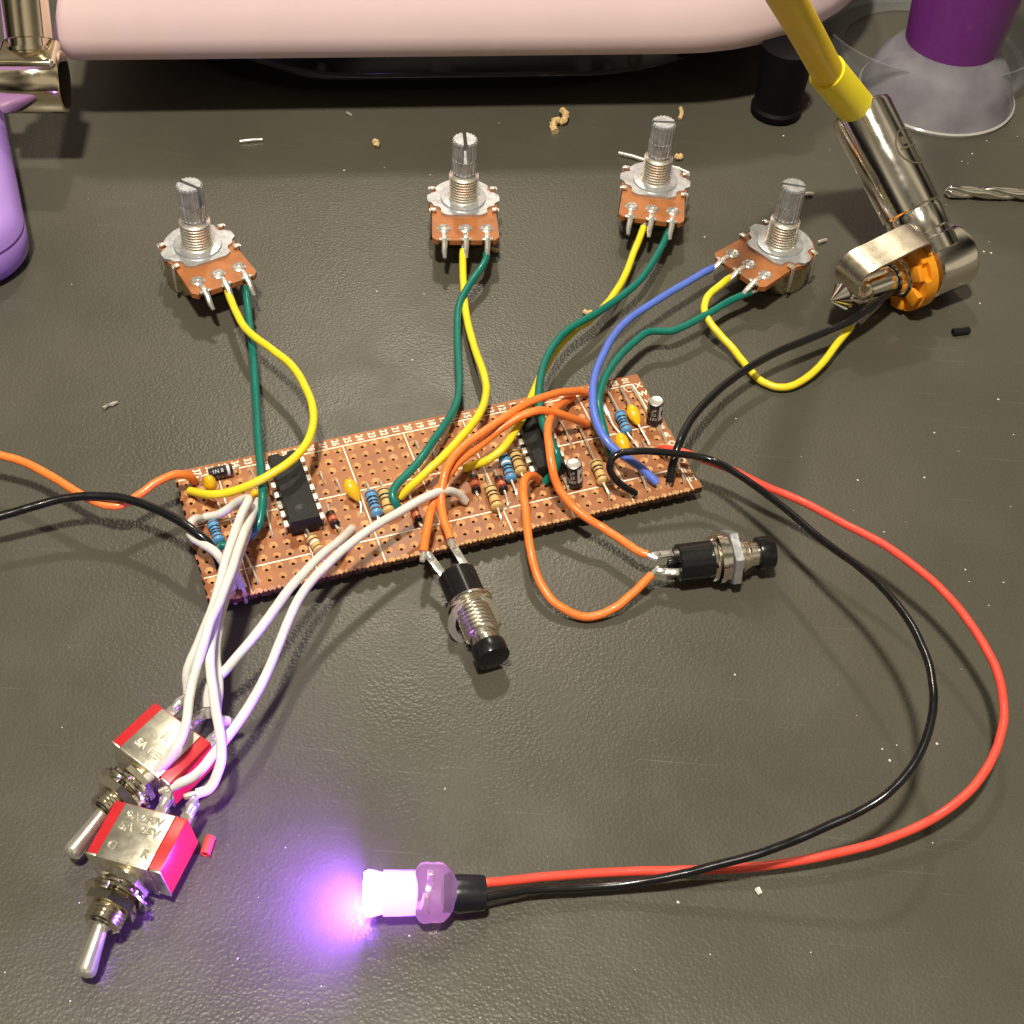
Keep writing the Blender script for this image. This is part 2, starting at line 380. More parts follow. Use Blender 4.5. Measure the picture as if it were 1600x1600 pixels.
def lead(pts, parent, r=0.26, name='lead'):
    m = MB(BM); m.tube(relax(spline(pts, 4), 1), r, 7); return m.build(name, tinned, parent)
def to_board(p): return Vector((p.x, p.y, 1.0))
def axial(px0, px1, h, kind, lead0=None, lead1=None, r=1.25):
    """resistor or diode lying along a line of holes; ends given as photograph points on the board"""
    a = PB(*px0, h); b = PB(*px1, h); d = b-a; Ln = d.length; dr = nrm(d)
    m = MB(BM)
    if kind in ('blue', 'tan', 'tan2', 'blue2'):
        body = res_blue if kind.startswith('blue') else res_tan
        bands = {'blue': (1, 3, 1, 1, 2), 'blue2': (2, 1, 1, 1, 2), 'tan': (1, 1, 2, 0, 2), 'tan2': (1, 2, 3, 0, 2)}[kind]
        mats = [body, band_k, band_n, band_w, band_r, band_g]
        N = 40; pr = []; mi = []
        pos = (0.15, 0.33, 0.49, 0.62, 0.82)
        for i in range(N+1):
            t = i/N; e = min(t, 1-t)
            rr = r*(0.84+0.16*math.exp(-((e-0.14)/0.11)**2))
            if e < 0.07: rr *= math.sqrt(max(0.03, 1-((0.07-e)/0.07)**2))
            pr.append((t*Ln, rr))
            k = 0
            for q, bnd in zip(pos, bands):
                if abs(t+0.5/N-q) < 0.034: k = bnd
            mi.append(k)
        m.lathe(pr, a, d, 18, mis=mi)
        part = m.build('resistor', mats, board)
    elif kind == 'diode':
        N = 20; pr = []; mi = []
        for i in range(N+1):
            t = i/N; e = min(t, 1-t); pr.append((t*Ln, r*(1.0 if e > .1 else 0.55+0.45*math.sqrt(max(0, 1-((.1-e)/.1)**2))))); mi.append(1 if (t < .30 or t > .8) else (2 if .42 < t < .66 else 0))
        m.lathe(pr, a, d, 14, mis=mi); part = m.build('diode', [glass_red, band_k, glass_core], board)
    elif kind == 'white_diode':
        m.lathe([(0, r*.5), (Ln*.06, r), (Ln*.62, r), (Ln*.7, r*.8), (Ln*.94, r*.8), (Ln, r*.4)], a, d, 14, mis=[0, 0, 1, 1, 1]); part = m.build('diode', [band_w, tinned], board)
    elif kind == 'power_diode':
        m.lathe([(0, r*.8), (Ln*.04, r), (Ln*.76, r), (Ln*.761, r*1.005), (Ln*.88, r*1.005), (Ln*.881, r), (Ln*.96, r), (Ln, r*.8)], a, d, 20, mis=[0, 0, 0, 1, 0, 0, 0])
        part = m.build('diode', [sleeve_m, greyp], board)
        t = MB(BM); vs, fs = text_geo('1N 8', 1.1, 0.02)
        x, y, z = frame(d); up = nrm(Vector((0, -.55, .83)));
        yy = nrm(up.cross(dr)); M = Matrix((dr, yy, dr.cross(yy))).transposed().to_4x4(); M.translation = (a+d*0.38)+M.to_3x3() @ Vector((0, 0, r+0.01))
        t.add(vs, fs, M); t.build('diode_marking', greyp, part, flat=True)
    l0 = PB(*lead0, 0) if lead0 else a - dr*1.6
    l1 = PB(*lead1, 0) if lead1 else b + dr*1.6
    for (p, q, s) in ((a, l0, -1), (b, l1, 1)):
        q = Vector((q.x, q.y, ZB)); o = p+dr*s*0.6
        zz = min(p.z, ZB+1.0)
        lead([p-dr*s*0.3, o, o.lerp(Vector((q.x, q.y, zz)), 0.8), q+Vector((0, 0, 0.25)), to_board(q)], part)
    return part
def bead_cap(p0, p1, h0, h1, r, lead0=None, lead1=None, flatten=0.8):
    a = PB(*p0, h0); b = PB(*p1, h1); d = b-a; Ln = d.length
    pr = []
    for i in range(19):
        t = i/18; pr.append((t*Ln, r*max(0.06, (math.sin(math.pi*min(1, t*1.0))**0.55)*(1.06-0.42*t))))
    m = MB(BM); m.lathe(pr, a, d, 20, wob=lambda an, hh: 1-(1-flatten)*abs(math.sin(an)))
    part = m.build('ceramic_capacitor', capy, board)
    if lead0:
        q = PB(*lead0, 0); lead([a+nrm(d)*.3, a-nrm(d)*.4, a.lerp(q, .75)+Vector((0, 0, .4)), Vector((q.x, q.y, ZB+.2)), to_board(q)], part)
    if lead1:
        q = PB(*lead1, 0); lead([b-nrm(d)*.3, b+nrm(d)*.4, b.lerp(q, .75)+Vector((0, 0, .4)), Vector((q.x, q.y, ZB+.2)), to_board(q)], part)
    else:
        lead([b-nrm(d)*.4, Vector((b.x, b.y, b.z-.6)), to_board(b)], part)
    return part
def jumper(p0, p1, h=0.5, name='jumper_wire'):
    a = PB(*p0, 0); b = PB(*p1, 0); d = nrm(b-a)*.5; u = Vector((0, 0, h))
    m = MB(BM); m.tube(relax(spline([to_board(a), Vector((a.x, a.y, ZB+.1)), a+d*.7+u, b-d*.7+u, Vector((b.x, b.y, ZB+.1)), to_board(b)], 4), 1), 0.24, 7)
    return m.build(name, tinned, board)

# the seven blue / tan resistors ... in the order they stand from left to right
axial((331.5, 816), (343, 848), 1.3, 'blue2', (328, 808), (350, 864))
axial((485, 838), (500, 862), 1.5, 'tan2', (471, 817), (507, 881), r=1.2)
axial((578, 768), (590, 806), 1.4, 'blue2', (571, 757), (597, 818))
axial((598, 764), (608.5, 802), 1.4, 'tan', (593, 754), (613, 815))
axial((787, 713), (799.5, 751), 1.5, 'blue', (783, 703), (808.5, 781))
axial((803, 706), (815, 740), 1.5, 'tan', (815, 704), (820, 748))
axial((765, 760), (778, 795), 1.6, 'tan', (757, 742), (783.5, 819))
axial((930, 721), (943, 755), 1.5, 'tan', (901, 664), (952, 779))
axial((967, 644), (980.5, 676), 1.5, 'blue2', (945, 609), (998, 706))
# small signal diodes
axial((515, 801), (525, 821), 1.1, 'diode', (512, 791), (531, 831), r=0.95)
axial((646, 793), (655, 816), 1.0, 'diode', (638, 772), (660, 828), r=0.85)
axial((740, 744), (744.5, 768), 1.0, 'diode', (739, 740), (746, 779), r=0.95)
axial((778, 746), (788, 767), 1.0, 'diode', (771, 738), (794, 796), r=0.95)
axial((941, 630), (957, 662), 0.7, 'white_diode', (932, 614), (976, 691), r=0.5)
axial((326, 741), (363, 733), 1.5, 'power_diode', (310, 753), (372, 736), r=1.15)
# bead capacitors
bead_cap((325.5, 744), (332, 770), 6.0, 1.0, 1.75, None, (345, 797))
bead_cap((541, 748), (562, 784), 3.6, 1.0, 1.65, None, (565, 805))
bead_cap((984, 632), (999, 666), 2.8, 1.0, 1.6, (966, 603), (1015, 698))
bead_cap((966.5, 676), (981, 712), 2.8, 1.0, 1.65)
bead_cap((702, 697), (706, 728), 4.0, 0.8, 1.55, None, None)
bead_cap((397.5, 764), (402, 781), 2.0, 0.8, 1.3)
# electrolytic capacitors
def electrolytic(ptop, pbase, r, h):
    b = PB(*pbase, 0.6); t = PB(*ptop, 0.6+h); d = t-b; Ln = d.length; m = MB(BM)
    m.lathe([(0, r*.9), (0.1, r), (0.7, r), (0.9, r*.92), (1.15, r), (Ln-.35, r), (Ln-.1, r*.96), (Ln-.02, r*.86), (Ln-.05, r*.8)], b, d, 26, mis=[0, 0, 0, 0, 0, 0, 1, 1])
    part = m.build('electrolytic_capacitor', [sleeve_m, alu], board)
    # printed stripe with its arrow on the sleeve
    x, y, z = frame(d); s = MB(BM); vs = []; fs = []
    # centre of the stripe points towards -y of the board
    vd = Vector((0.15, -1, 0)); vd = nrm(vd - x*vd.dot(x)); wd = x.cross(vd); n = 6
    for j, hh in enumerate((1.25, Ln*.42, Ln*.66, Ln-.5)):
        for i in range(n+1):
            a = math.radians(-5+52*i/n); vs.append(b+x*hh+(vd*math.cos(a)+wd*math.sin(a))*(r+.012))
    for j in (0, 1, 2):
        for i in range(n):
            if j == 1 and 2 <= i <= 3: continue
            fs.append([j*(n+1)+i, j*(n+1)+i+1, (j+1)*(n+1)+i+1, (j+1)*(n+1)+i])
    s.add(vs, fs)
    for k, hh in enumerate((1.7, 2.8, 3.9)):
        tv, tf = text_geo(('16V', '22', 'µF')[k], 1.0, .01); a = math.radians(-42)
        nn = vd*math.cos(a)+wd*math.sin(a); side = x.cross(nn)
        M = Matrix((side*-1, x, nn)).transposed().to_4x4()
        if M.determinant() < 0: M = Matrix((side, x, nn)).transposed().to_4x4()
        M.translation = b+x*hh+nn*(r+.02); s.add(tv, tf, M)
    s.build('sleeve_print', greyp, part, flat=True)
    for k in (-1, 1):
        q = b+Vector((0.6*k, 0, 0)); lead([q+Vector((0, 0, .3)), Vector((q.x, q.y, ZB)), to_board(q)], part)
electrolytic((896.5, 724), (898, 755), 1.62, 5.2)
electrolytic((1025, 626), (1022, 657), 1.66, 5.4)
# chips
def dip(corners_px, h):
    cs = [PB(*c, h) for c in corners_px]                   # far left, far right, near right, near left
    fl, fr, nr, nl = cs; c = (fl+fr+nr+nl)/4; c.z = 0
    ax = nrm(((fl-nl)+(fr-nr))*.5); ax.z = 0; ax.normalize()
    ang = math.atan2(ax.y, ax.x)
    M = BM @ Matrix.Translation(c) @ Matrix.Rotation(ang-math.pi/2, 4, 'Z')
    W, LN = 6.2, 18.6; z1 = ZB+h; zm = z1-1.7; z0 = z1-3.4
    m = MB(M); vs = []
    def ring(w, l, z): return [(-w/2, -l/2, z), (w/2, -l/2, z), (w/2, l/2-0.0, z), (0.9, l/2, z), (0.6, l/2-.7, z), (0, l/2-.95, z), (-.6, l/2-.7, z), (-0.9, l/2, z), (-w/2, l/2, z)]
    vs = ring(W-.5, LN-.5, z0)+ring(W, LN, zm-.12)+ring(W, LN, zm+.12)+ring(W-.55, LN-.55, z1-.06)+ring(W-.7, LN-.7, z1)
    n = 9; fs = [list(range(n))[::-1], [4*n+i for i in range(n)]]
    for j in range(4): fs += [[j*n+i, j*n+(i+1) % n, (j+1)*n+(i+1) % n, (j+1)*n+i] for i in range(n)]
    m.add(vs, fs)
    part = m.build('chip', ic_m, board)
    d = MB(M); d.lathe([(0, 1.05), (.02, 1.05), (.03, .95), (.012, .9)], (-0.2, -LN/2+3.2, z1-.005), (0, 0, 1), 24); d.build('mould_mark', ic_dark, part)
    for k in range(7):
        y = (3-k)*PITCH
        for s in (-1, 1):
            p = MB(M)
            p.box((s*(W/2+.35), y, zm), (0.9, 1.5, 0.25), bev=.05); p.box((s*(W/2+.72), y, zm-.75), (0.25, 1.5, 1.6), bev=.05)
            p.box((s*(W/2+.72), y, (zm-1.5+1.2)/2), (0.25, 0.5, zm-1.5-1.2)); p.build('pin', tinned_b, part)
tinned_b = mat('pin_tin', (0.88, 0.86, 0.76), 0.4, 0.7)
dip(((420.6, 711.6), (462, 701), (501, 804), (453.4, 819)), 4.4)
dip(((796.6, 631.6), (844, 623), (882, 724), (842.5, 732)), 4.4)
# bare jumpers
for a, b, h in (((391, 733), (404, 765), .4), ((413, 788), (426, 840), .6), ((372, 846), (404, 913), .7), ((499, 739), (506, 757), .9),
                ((523, 749), (533, 769), .6), ((648, 690), (655, 705), .5), ((675, 703), (682, 722), .5), ((874, 657), (893, 697), .5),
                ((1004, 692), (1013, 716), .5), ((995, 731), (1009, 767), .9), ((1057, 729), (1069, 755), .8), ((1025, 660), (1041, 694), .4),
                ((876, 744), (888, 766), .5), ((985, 606), (1015, 655), .5), ((694, 818), (707, 835), .5), ((473, 822), (496, 822), 1.0)):
    jumper(a, b, h)

# ------------------------------------------------------------------ insulated wires
def wire(name, label, m, r, pts, e0='lug', e1='hole', group=None, cat='wire'):
    w = [p if isinstance(p, Vector) else P(*p) for p in pts]
    path = spline(w, 8); wr = random.Random(len(label)*7+len(pts))
    for i in range(4, len(path)-4, 5):                      # hand-bent wire is never a perfect curve
        path[i] = path[i]+Vector((wr.uniform(-.22, .22), wr.uniform(-.22, .22), wr.uniform(-.1, .2)))
    path = relax(path, 3)
    mb = MB(); mb.tube(path, r, 14, rad=[r*wr.uniform(.98, 1.02) for _ in path])
    c = sum(w, Vector())/len(w)
    root = thing(name, label, cat, (w[0].x, w[0].y, 0), group)
    mb.build('insulation', m, root)
    for e, p, q in ((e0, path[0], path[1]), (e1, path[-1], path[-2])):
        if e is None: continue
        d = nrm(p-q); t = MB()
        if e == 'hole':
            t.tube([p-d*.3, p+d*.3+Vector((0, 0, -.3)), Vector((p.x+d.x*.4, p.y+d.y*.4, 1.2))], 0.42, 8); t.build('bare_tip', tinned, root)
        else:
            t.tube([p-d*.3, p+d*.8, p+d*2.0], 0.55, 9, rad=[.45, .6, .5]); t.build('bare_tip', solder, root)
    return root
def toggle_frame(fc, rear, front, zc, roll):
    F = P(*front, zc+4); Rr = P(*rear, zc+4); d = F-Rr; d.z = 0; c = P(*fc, zc+4); fx = nrm(d)
    o = Vector((c.x, c.y, 0))+fx*4.8; o.z = zc
    return o, basis(o, fx) @ Matrix.Rotation(roll, 4, 'X')
TA = ((252, 1158), (279, 1133), (227, 1182), 5.2, 0.0)
TB = ((218, 1305), (237, 1270), (199, 1339), 5.6, 0.12)
def tt(T, k): return toggle_frame(*T)[1] @ Vector((-15.2, k*4.6, 1.6))
GP = 'wires from the potentiometers to the board'
GS = 'white wires from the toggle switches'
GO = 'orange wires of the push buttons'
RW = 0.83
wire('green_wire', 'green wire from the leftmost potentiometer, running straight down to the board', green_w, RW,
     [(385, 449, 6), (387, 480, 5), (393, 530, 5), (399, 600, 5), (403, 680, 7), (408, 740, 9), (410, 785, 9.5), (403, 822, 8), (385, 842, 6), (358, 851, 5.5), (342, 853, 5.2)], group=GP)
wire('yellow_wire', 'yellow wire swinging in a wide loop from the leftmost potentiometer over the left chip', yellow_w, RW,
     [(354, 450, 6.5), (365, 478, 7), (385, 515, 8), (420, 543, 9), (455, 570, 10), (480, 610, 11), (490, 650, 12), (481, 690, 13), (455, 720, 13), (415, 746, 12), (370, 766, 10), (330, 773, 8), (297, 767, 5.2)], group=GP)
wire('green_wire', 'green wire from the second potentiometer from the left', green_w, RW,
     [(760, 396, 6), (757, 410, 6), (737, 439, 5), (718, 474, 4.5), (714.5, 510, 4), (716, 559, 4), (718, 601, 5), (711, 637, 7), (695, 664, 8), (672, 696, 9), (656, 719, 9), (636, 741, 8.5), (618, 760, 8), (613, 774, 7.5), (618, 787, 6.5), (625, 797, 5)], group=GP)
wire('yellow_wire', 'yellow wire from the second potentiometer from the left, crossing the board diagonally', yellow_w, RW,
     [(724, 391, 6.5), (723, 400, 6), (724.5, 445, 3.5), (728, 490, 4), (741, 542, 5), (757, 588, 6), (759, 620, 8), (747, 651, 10), (721, 683, 11), (684, 722, 10), (647, 755, 7.5), (624, 777, 5)], group=GP)
wire('green_wire', 'green wire from the third potentiometer passing beside the right chip', green_w, RW,
     [(1045, 361, 6), (1030, 393, 6), (995, 443, 6.5), (945, 481, 7), (920, 496, 7.5), (888, 515, 8), (865, 540, 9), (848, 575, 10), (843, 603, 11), (842, 628, 12), (848, 660, 12), (861, 690, 11), (870, 712, 10), (867, 735, 7.5), (851, 753, 5)], group=GP)
wire('yellow_wire', 'yellow wire from the third potentiometer, passing under the orange wires', yellow_w, RW,
     [(1006, 354, 6.5), (992, 391, 4), (972, 440, 4), (945, 479, 4.5), (922, 499, 5), (895, 518, 5.5), (870, 545, 6), (850, 578, 7), (837, 605, 8), (824, 638, 10), (809, 666, 10), (788, 698, 9), (762, 719, 7.5), (738, 728, 6), (726, 732, 5)], group=GP)
wire('blue_wire', 'blue wire from the rightmost potentiometer', blue_w, RW,
     [(1115, 418, 7), (1082, 436, 7.5), (1032, 466, 8), (982, 499, 8.5), (957, 527, 9), (942, 555, 10), (930, 585, 11), (926, 613, 12), (928, 645, 12), (939, 676, 11.5), (956, 698, 10.5), (979, 716, 9), (1005, 734, 6.5), (1027, 755, 5)], group=GP)
wire('green_wire', 'green wire from the rightmost potentiometer beside the blue wire', green_w, RW,
     [(1172, 457, 6), (1145, 468, 6), (1095, 496, 6), (1050, 517, 6), (1015, 518, 6.5), (990, 535, 7), (967, 557, 8), (951, 580, 9), (939, 607, 9.5), (935, 634, 9.5), (942, 666, 8.5), (951, 698, 6.5), (956, 716, 5)], group=GP)
wire('yellow_wire', 'yellow wire dipping in a U from the rightmost potentiometer to the jack socket', yellow_w, RW,
     [(1148, 430, 7), (1127, 444, 7), (1104, 466, 6.5), (1101, 488, 6), (1115, 512, 4.5), (1145, 545, 2.5), (1166, 571, 1.6), (1190, 596, 1.2), (1220, 606, 1.2), (1250, 597, 1.5), (1280, 573, 2.5), (1305, 541, 3.5), (1330, 510, 4.5)], e1='lug')
wire('black_wire', 'black wire from the jack socket to the lower right corner of the board', black_w, 0.85,
     [(1400, 449, 8), (1366, 476, 8), (1324, 504, 7.5), (1260, 531, 7), (1200, 557, 7), (1150, 588, 7), (1110, 621, 8), (1080, 655, 9), (1062, 690, 10), (1052, 722, 8), (1046, 754, 5)])
wire('orange_wire', 'orange wire leaving the picture at the left edge', orange_w, RW,
     [(-700, 640, 1.5), (-400, 650, 2), (-180, 690, 6), (-60, 700, 9), (0, 711, 9), (40, 723, 9), (90, 750, 9), (130, 775, 8.5), (165, 789, 8), (190, 789, 8), (215, 775, 8), (245, 753, 9), (278, 741, 9), (297, 745, 7), (303, 752, 5)], e0=None)
wire('black_wire', 'black wire leaving the picture at the left edge', black_w, 0.85,
     [(-700, 800, 1.5), (-400, 840, 2), (-180, 836, 5), (-60, 818, 8), (0, 807, 8), (40, 795, 8.5), (90, 781, 9), (140, 775, 9.5), (190, 778, 10), (240, 794, 10.5), (290, 820, 11), (322, 845, 10), (338, 868, 7), (344, 888, 5)], e0=None)
wire('orange_wire', 'topmost orange wire of the bundle, from the push button pointing at the viewer', orange_w, RW,
     [(704, 842, 7.5), (694, 814, 8.5), (689.5, 786, 9.5), (691, 758, 11), (699, 729, 12.5), (717, 704, 13), (752, 677, 13.5), (790, 651, 14), (827, 629, 13.5), (865, 616, 11), (897, 611, 8), (917, 614, 5)], group=GO)
wire('orange_wire', 'orange wire from the left terminal of the push button pointing at the viewer', orange_w, RW,
     [(662, 862, 7.5), (668, 824, 8.5), (674, 796, 9), (683, 770, 10), (699, 744, 10.5), (718, 721, 11), (743, 702, 11), (771, 679, 11.5), (809, 653, 13.5), (837, 642, 14), (865, 644, 12), (893, 653, 9), (917, 662, 5)], group=GO)
wire('orange_wire', 'orange wire from the far terminal of the right push button running over the right chip', orange_w, RW,
     [(1012, 867, 6), (997, 861, 6), (970, 843, 6), (940, 824, 6), (915, 808, 7), (893, 789, 8), (871, 760, 10), (863, 730, 12.5), (858, 697, 14), (856, 672, 13), (861, 648, 11), (875, 632, 8), (895, 621, 5)], group=GO)
wire('orange_wire', 'orange wire hanging in a U between board and right push button', orange_w, RW,
     [(1018, 898, 4.5), (985, 931, 3), (960, 950, 2), (939, 960, 1.4), (917, 964, 1.2), (895, 959, 1.5), (866, 941, 2.5), (843, 909, 4), (829, 862, 6.5), (822, 806, 8.5), (818, 768, 10), (820, 749, 10), (831, 743, 8), (842, 748, 5)], group=GO)
wire('white_wire', 'white wire to the far left terminal of the upper toggle switch', white_w, RW,
     [tt(TA, -1), (292, 1050, 9.5), (309, 1008, 12), (332, 950, 15), (345, 905, 15), (353, 875, 15), (366, 835, 14), (379, 800, 14), (389, 779, 12.5), (372, 784, 10), (345, 803, 7), (321, 808, 5)], group=GS)
wire('white_wire', 'white wire lying across the top of the upper toggle switch', white_w, RW,
     [tt(TB, -1), (260, 1189, 10.5), (280, 1160, 13), (291, 1128, 13), (298, 1080, 13), (311, 1030, 15), (327, 975, 17), (345, 935, 17), (362, 890, 16.5), (377, 846, 15), (392, 808, 11), (404, 783, 7)], group=GS)
wire('white_wire', 'white wire curving down to the right terminal of the lower toggle switch', white_w, RW,
     [tt(TB, 1), (326, 1233, 8), (342, 1203, 10), (346, 1165, 11.5), (334, 1090, 13), (328, 1035, 14), (332, 990, 14), (341, 950, 14), (350, 910, 12), (356, 885, 9), (368, 895, 7), (380, 919, 5)], group=GS)
wire('white_wire', 'white wire to the right terminal of the upper toggle switch, hidden behind its neighbour', white_w, RW,
     [tt(TA, 1), (339, 1122, 8.5), (342, 1080, 9.5), (337, 1020, 11), (343, 970, 12.5), (352, 935, 12.5), (369, 880, 12), (384, 838, 9), (394, 812, 5)], group=GS)
wire('white_wire', 'short white wire curled round the left edge of the board', white_w, RW,
     [(316, 811, 5), (306, 811, 7.5), (297, 819, 9), (297, 835, 9), (314, 848, 9.5), (338, 864, 10.5), (354, 888, 8), (364, 921, 5)], e0='hole')
wire('white_wire', 'white wire from the board middle left to the middle terminal of the upper toggle switch', white_w, RW,
     [tt(TA, 0), (325, 1076, 8.5), (350, 1050, 10), (400, 991, 13), (430, 950, 14), (452, 920, 14), (500, 869, 12), (530, 845, 9), (549, 827, 5)], group=GS)
wire('white_wire', 'long white wire reaching across the board to the middle terminal of the lower toggle switch', white_w, RW,
     [tt(TB, 0), (305, 1212, 8), (340, 1170, 9), (385, 1110, 10), (420, 1045, 11), (442, 990, 12), (470, 930, 13), (506, 888, 13), (562, 838, 13), (619, 803, 12), (669, 775, 11.5), (696, 767, 10), (715, 771, 7.5), (727, 783, 5)], group=GS)
wire('black_wire', 'long black wire looping from the board down to the glowing light', black_w, 0.72,
     [(993, 771, 5), (977, 762, 7), (960, 747, 9), (952.5, 730, 11), (959, 714, 12.5), (975, 707, 13), (1005, 705, 13), (1057.5, 709, 12), (1110, 718, 11), (1147, 737, 12), (1225, 793, 14), (1287, 846, 16), (1350, 892, 19), (1397, 938, 21), (1434, 994, 22), (1453, 1044, 22.5), (1459, 1090, 22.5), (1453, 1135, 21.5), (1428, 1194, 19.5), (1375, 1250, 17), (1287, 1294, 13), (1194, 1331, 9), (1100, 1357, 6), (1044, 1370, 4.5), (981, 1381, 3), (919, 1387, 2.5), (825, 1391, 3), (762, 1402, 3.5), (745, 1403, 3.8)],
     e0='hole', e1=None)
wire('red_wire', 'long red wire looping from the right end of the board to the glowing light', red_w, 0.78,
     [(1030, 703, 5), (1040, 701, 7.5), (1060, 704, 9), (1100, 718, 9), (1140, 733, 9), (1194, 759, 9.5), (1256, 785, 10.5), (1319, 819, 11.5), (1381, 851, 12.5), (1444, 897, 13), (1491, 942, 13), (1531, 997, 12.5), (1559, 1053, 11.5), (1568, 1100, 10.5), (1567, 1135, 9.5), (1550, 1187, 8), (1512, 1240, 6.5), (1444, 1287, 4.8), (1366, 1318, 3.8), (1256, 1344, 3), (1162, 1356, 2.4), (1075, 1360, 2.2), (981, 1362, 2.2), (887, 1367, 2.8), (809, 1375, 3.4), (762, 1380, 4), (745, 1382, 4)],
     e0='hole', e1=None)

# ------------------------------------------------------------------ potentiometers
def potentiometer(label, centre, rivetL, rivetR, slot, plain=False):
    c = P(*centre, 9.2); a = P(*rivetL, 8.4); b = P(*rivetR, 8.4); rz = math.atan2(b.y-a.y, b.x-a.x)
    root = thing('potentiometer', label, 'potentiometer', (c.x, c.y, 0), 'potentiometers standing behind the board', rz)
    M = Matrix.Translation((c.x, c.y, 0)) @ Matrix.Rotation(rz, 4, 'Z')
    m = MB(M); m.lathe([(0, 7.2), (.3, 7.9), (.8, 8.05), (6.9, 8.05), (7.0, 7.7)], (0, 0, 0), (0, 0, 1), 40); m.build('can', steel, root)
    # brown wafer with its terminal tongue
    poly = []
    for k in range(25):
        t = math.radians(-25+230*k/24); poly.append((8.15*math.cos(t), 8.15*math.sin(t)))
    poly += [(-7.5, -6.5), (-7.7, -13.8), (-6.6, -15.0), (-5.9, -14.4), (-4.0, -14.4), (-3.7, -15.0), (-1.1, -15.0), (-.9, -14.4), (.9, -14.4), (1.1, -15.0), (3.7, -15.0), (4.0, -14.4), (5.9, -14.4), (6.6, -15.0), (7.7, -13.8), (7.5, -6.5)]
    m = MB(M); m.prism(poly, 7.0, 8.3); m.build('wafer', wafer_m, root)
    # cast flange with bent tabs
    fl = []
    for k in range(48):
        t = 2*math.pi*k/48; d = math.degrees(t) % 360; r = 7.6
        if d < 14 or d > 346 or 166 < d < 194: r = 8.5
        if 20 < d < 30 or 150 < d < 160 or 322 < d < 334 or 206 < d < 218: r = 6.7
        x, y = r*math.cos(t), r*math.sin(t); y = max(y, -6.4); fl.append((x, y))
    m = MB(M); m.prism(fl, 8.3, 9.0); 
    m.lathe([(9.0, 5.4), (9.45, 5.3), (9.5, 5.1)], (0, 0, 0), (0, 0, 1), 40, wob=lambda an, h: 1.0)
    m.build('flange', zinc, root)
    for s in (-1, 1):
        for yy, w in ((3.6, 1.0), (-4.6, 1.1)):
            m = MB(M); m.box((s*7.2, yy, 9.15), (1.5, w, 0.5), bev=.15); m.box((s*8.0, yy, 5.8), (0.4, w, 6.8), bev=.1); m.build('clamp_tab', nickel, root)
    m = MB(M); pr = [(9.4, 3.9), (9.7, 3.45)]
    z = 9.8
    while z < 15.3: pr += [(z, 3.02), (z+.18, 3.08), (z+.36, 3.42), (z+.54, 3.42)]; z += .74
    pr += [(z, 3.0), (z+.25, 2.8)]; m.lathe(pr, (0, 0, 0), (0, 0, 1), 36); m.build('threaded_bushing', nickel, root)
    # knurled split shaft
    prof = []; n = 36 if not plain else 36
    m = MB(M)
    def shaft(z0, z1, rr, split=False, knurl=True):
        pts = []
        for k in range(72):
            t = 2*math.pi*k/72; r = rr*((1.0 if (k % 4) < 2 else 0.885) if knurl else 1)
            pts.append((r*math.cos(t), r*math.sin(t)))
        return pts
    m.lathe([(15.2, 2.65), (16.6, 2.65), (16.8, 2.8)], (0, 0, 0), (0, 0, 1), 36)
    zt = 25.2; zs = 20.2
    full = shaft(0, 0, 2.85); m.prism(full, 16.8, zs)
    sl = 0.42
    for s in (-1, 1):                                        # two halves either side of the slot
        R_ = Matrix.Rotation(slot, 4, 'Z')
        half = []
        for k in range(37):
            t = math.pi*k/36; r = 2.85*(1.0 if (k % 4) < 2 else 0.885); half.append((r*math.cos(t), max(sl, r*math.sin(t))))
        half = [(x*s, y*s) for x, y in half]
        m.prism(half, zs, zt-.35, R_); m.prism([(x*.93, sl*s+(y-sl*s)*.93) for x, y in half], zt-.35, zt, R_)
    m.build('shaft', zinc, root, angle=25)
    for k in (-1, 0, 1):
        m = MB(M); x = 4.9*k
        m.lathe([(8.3, 1.6), (8.5, 1.6), (8.75, 1.2), (8.6, .75), (8.35, .65)], (x, -10.8, 0), (0, 0, 1), 20); m.build('rivet', solder, root)
        m = MB(M); m.box((x, -13.2, 8.42), (1.1, 3.0, .3), bev=.1); m.box((x, -14.7, 8.35), (2.6, .8, .5), bev=.12)
        m.tube([(x, -14.6, 8.3), (x+.05, -15.6, 7.9), (x-.1, -17.2, 6.7), (x, -18.4, 5.9)], .6, 8, rad=[.75, .7, .6, .42]); m.build('terminal', solder, root)
    return root
potentiometer('leftmost silver potentiometer on the dark table', (309, 381), (298.6, 431), (364.5, 409), math.radians(-62))
potentiometer('second potentiometer from the left, its shaft slot pointing at the camera', (724, 308), (692, 355), (760, 355), math.radians(92))
potentiometer('third potentiometer from the left with a wire clipping lying behind it', (1024, 280), (984.5, 319), (1052, 327), math.radians(8))
potentiometer('rightmost potentiometer, turned to the left, with a blue wire soldered to it', (1219, 379), (1152, 394), (1205, 429), math.radians(36))

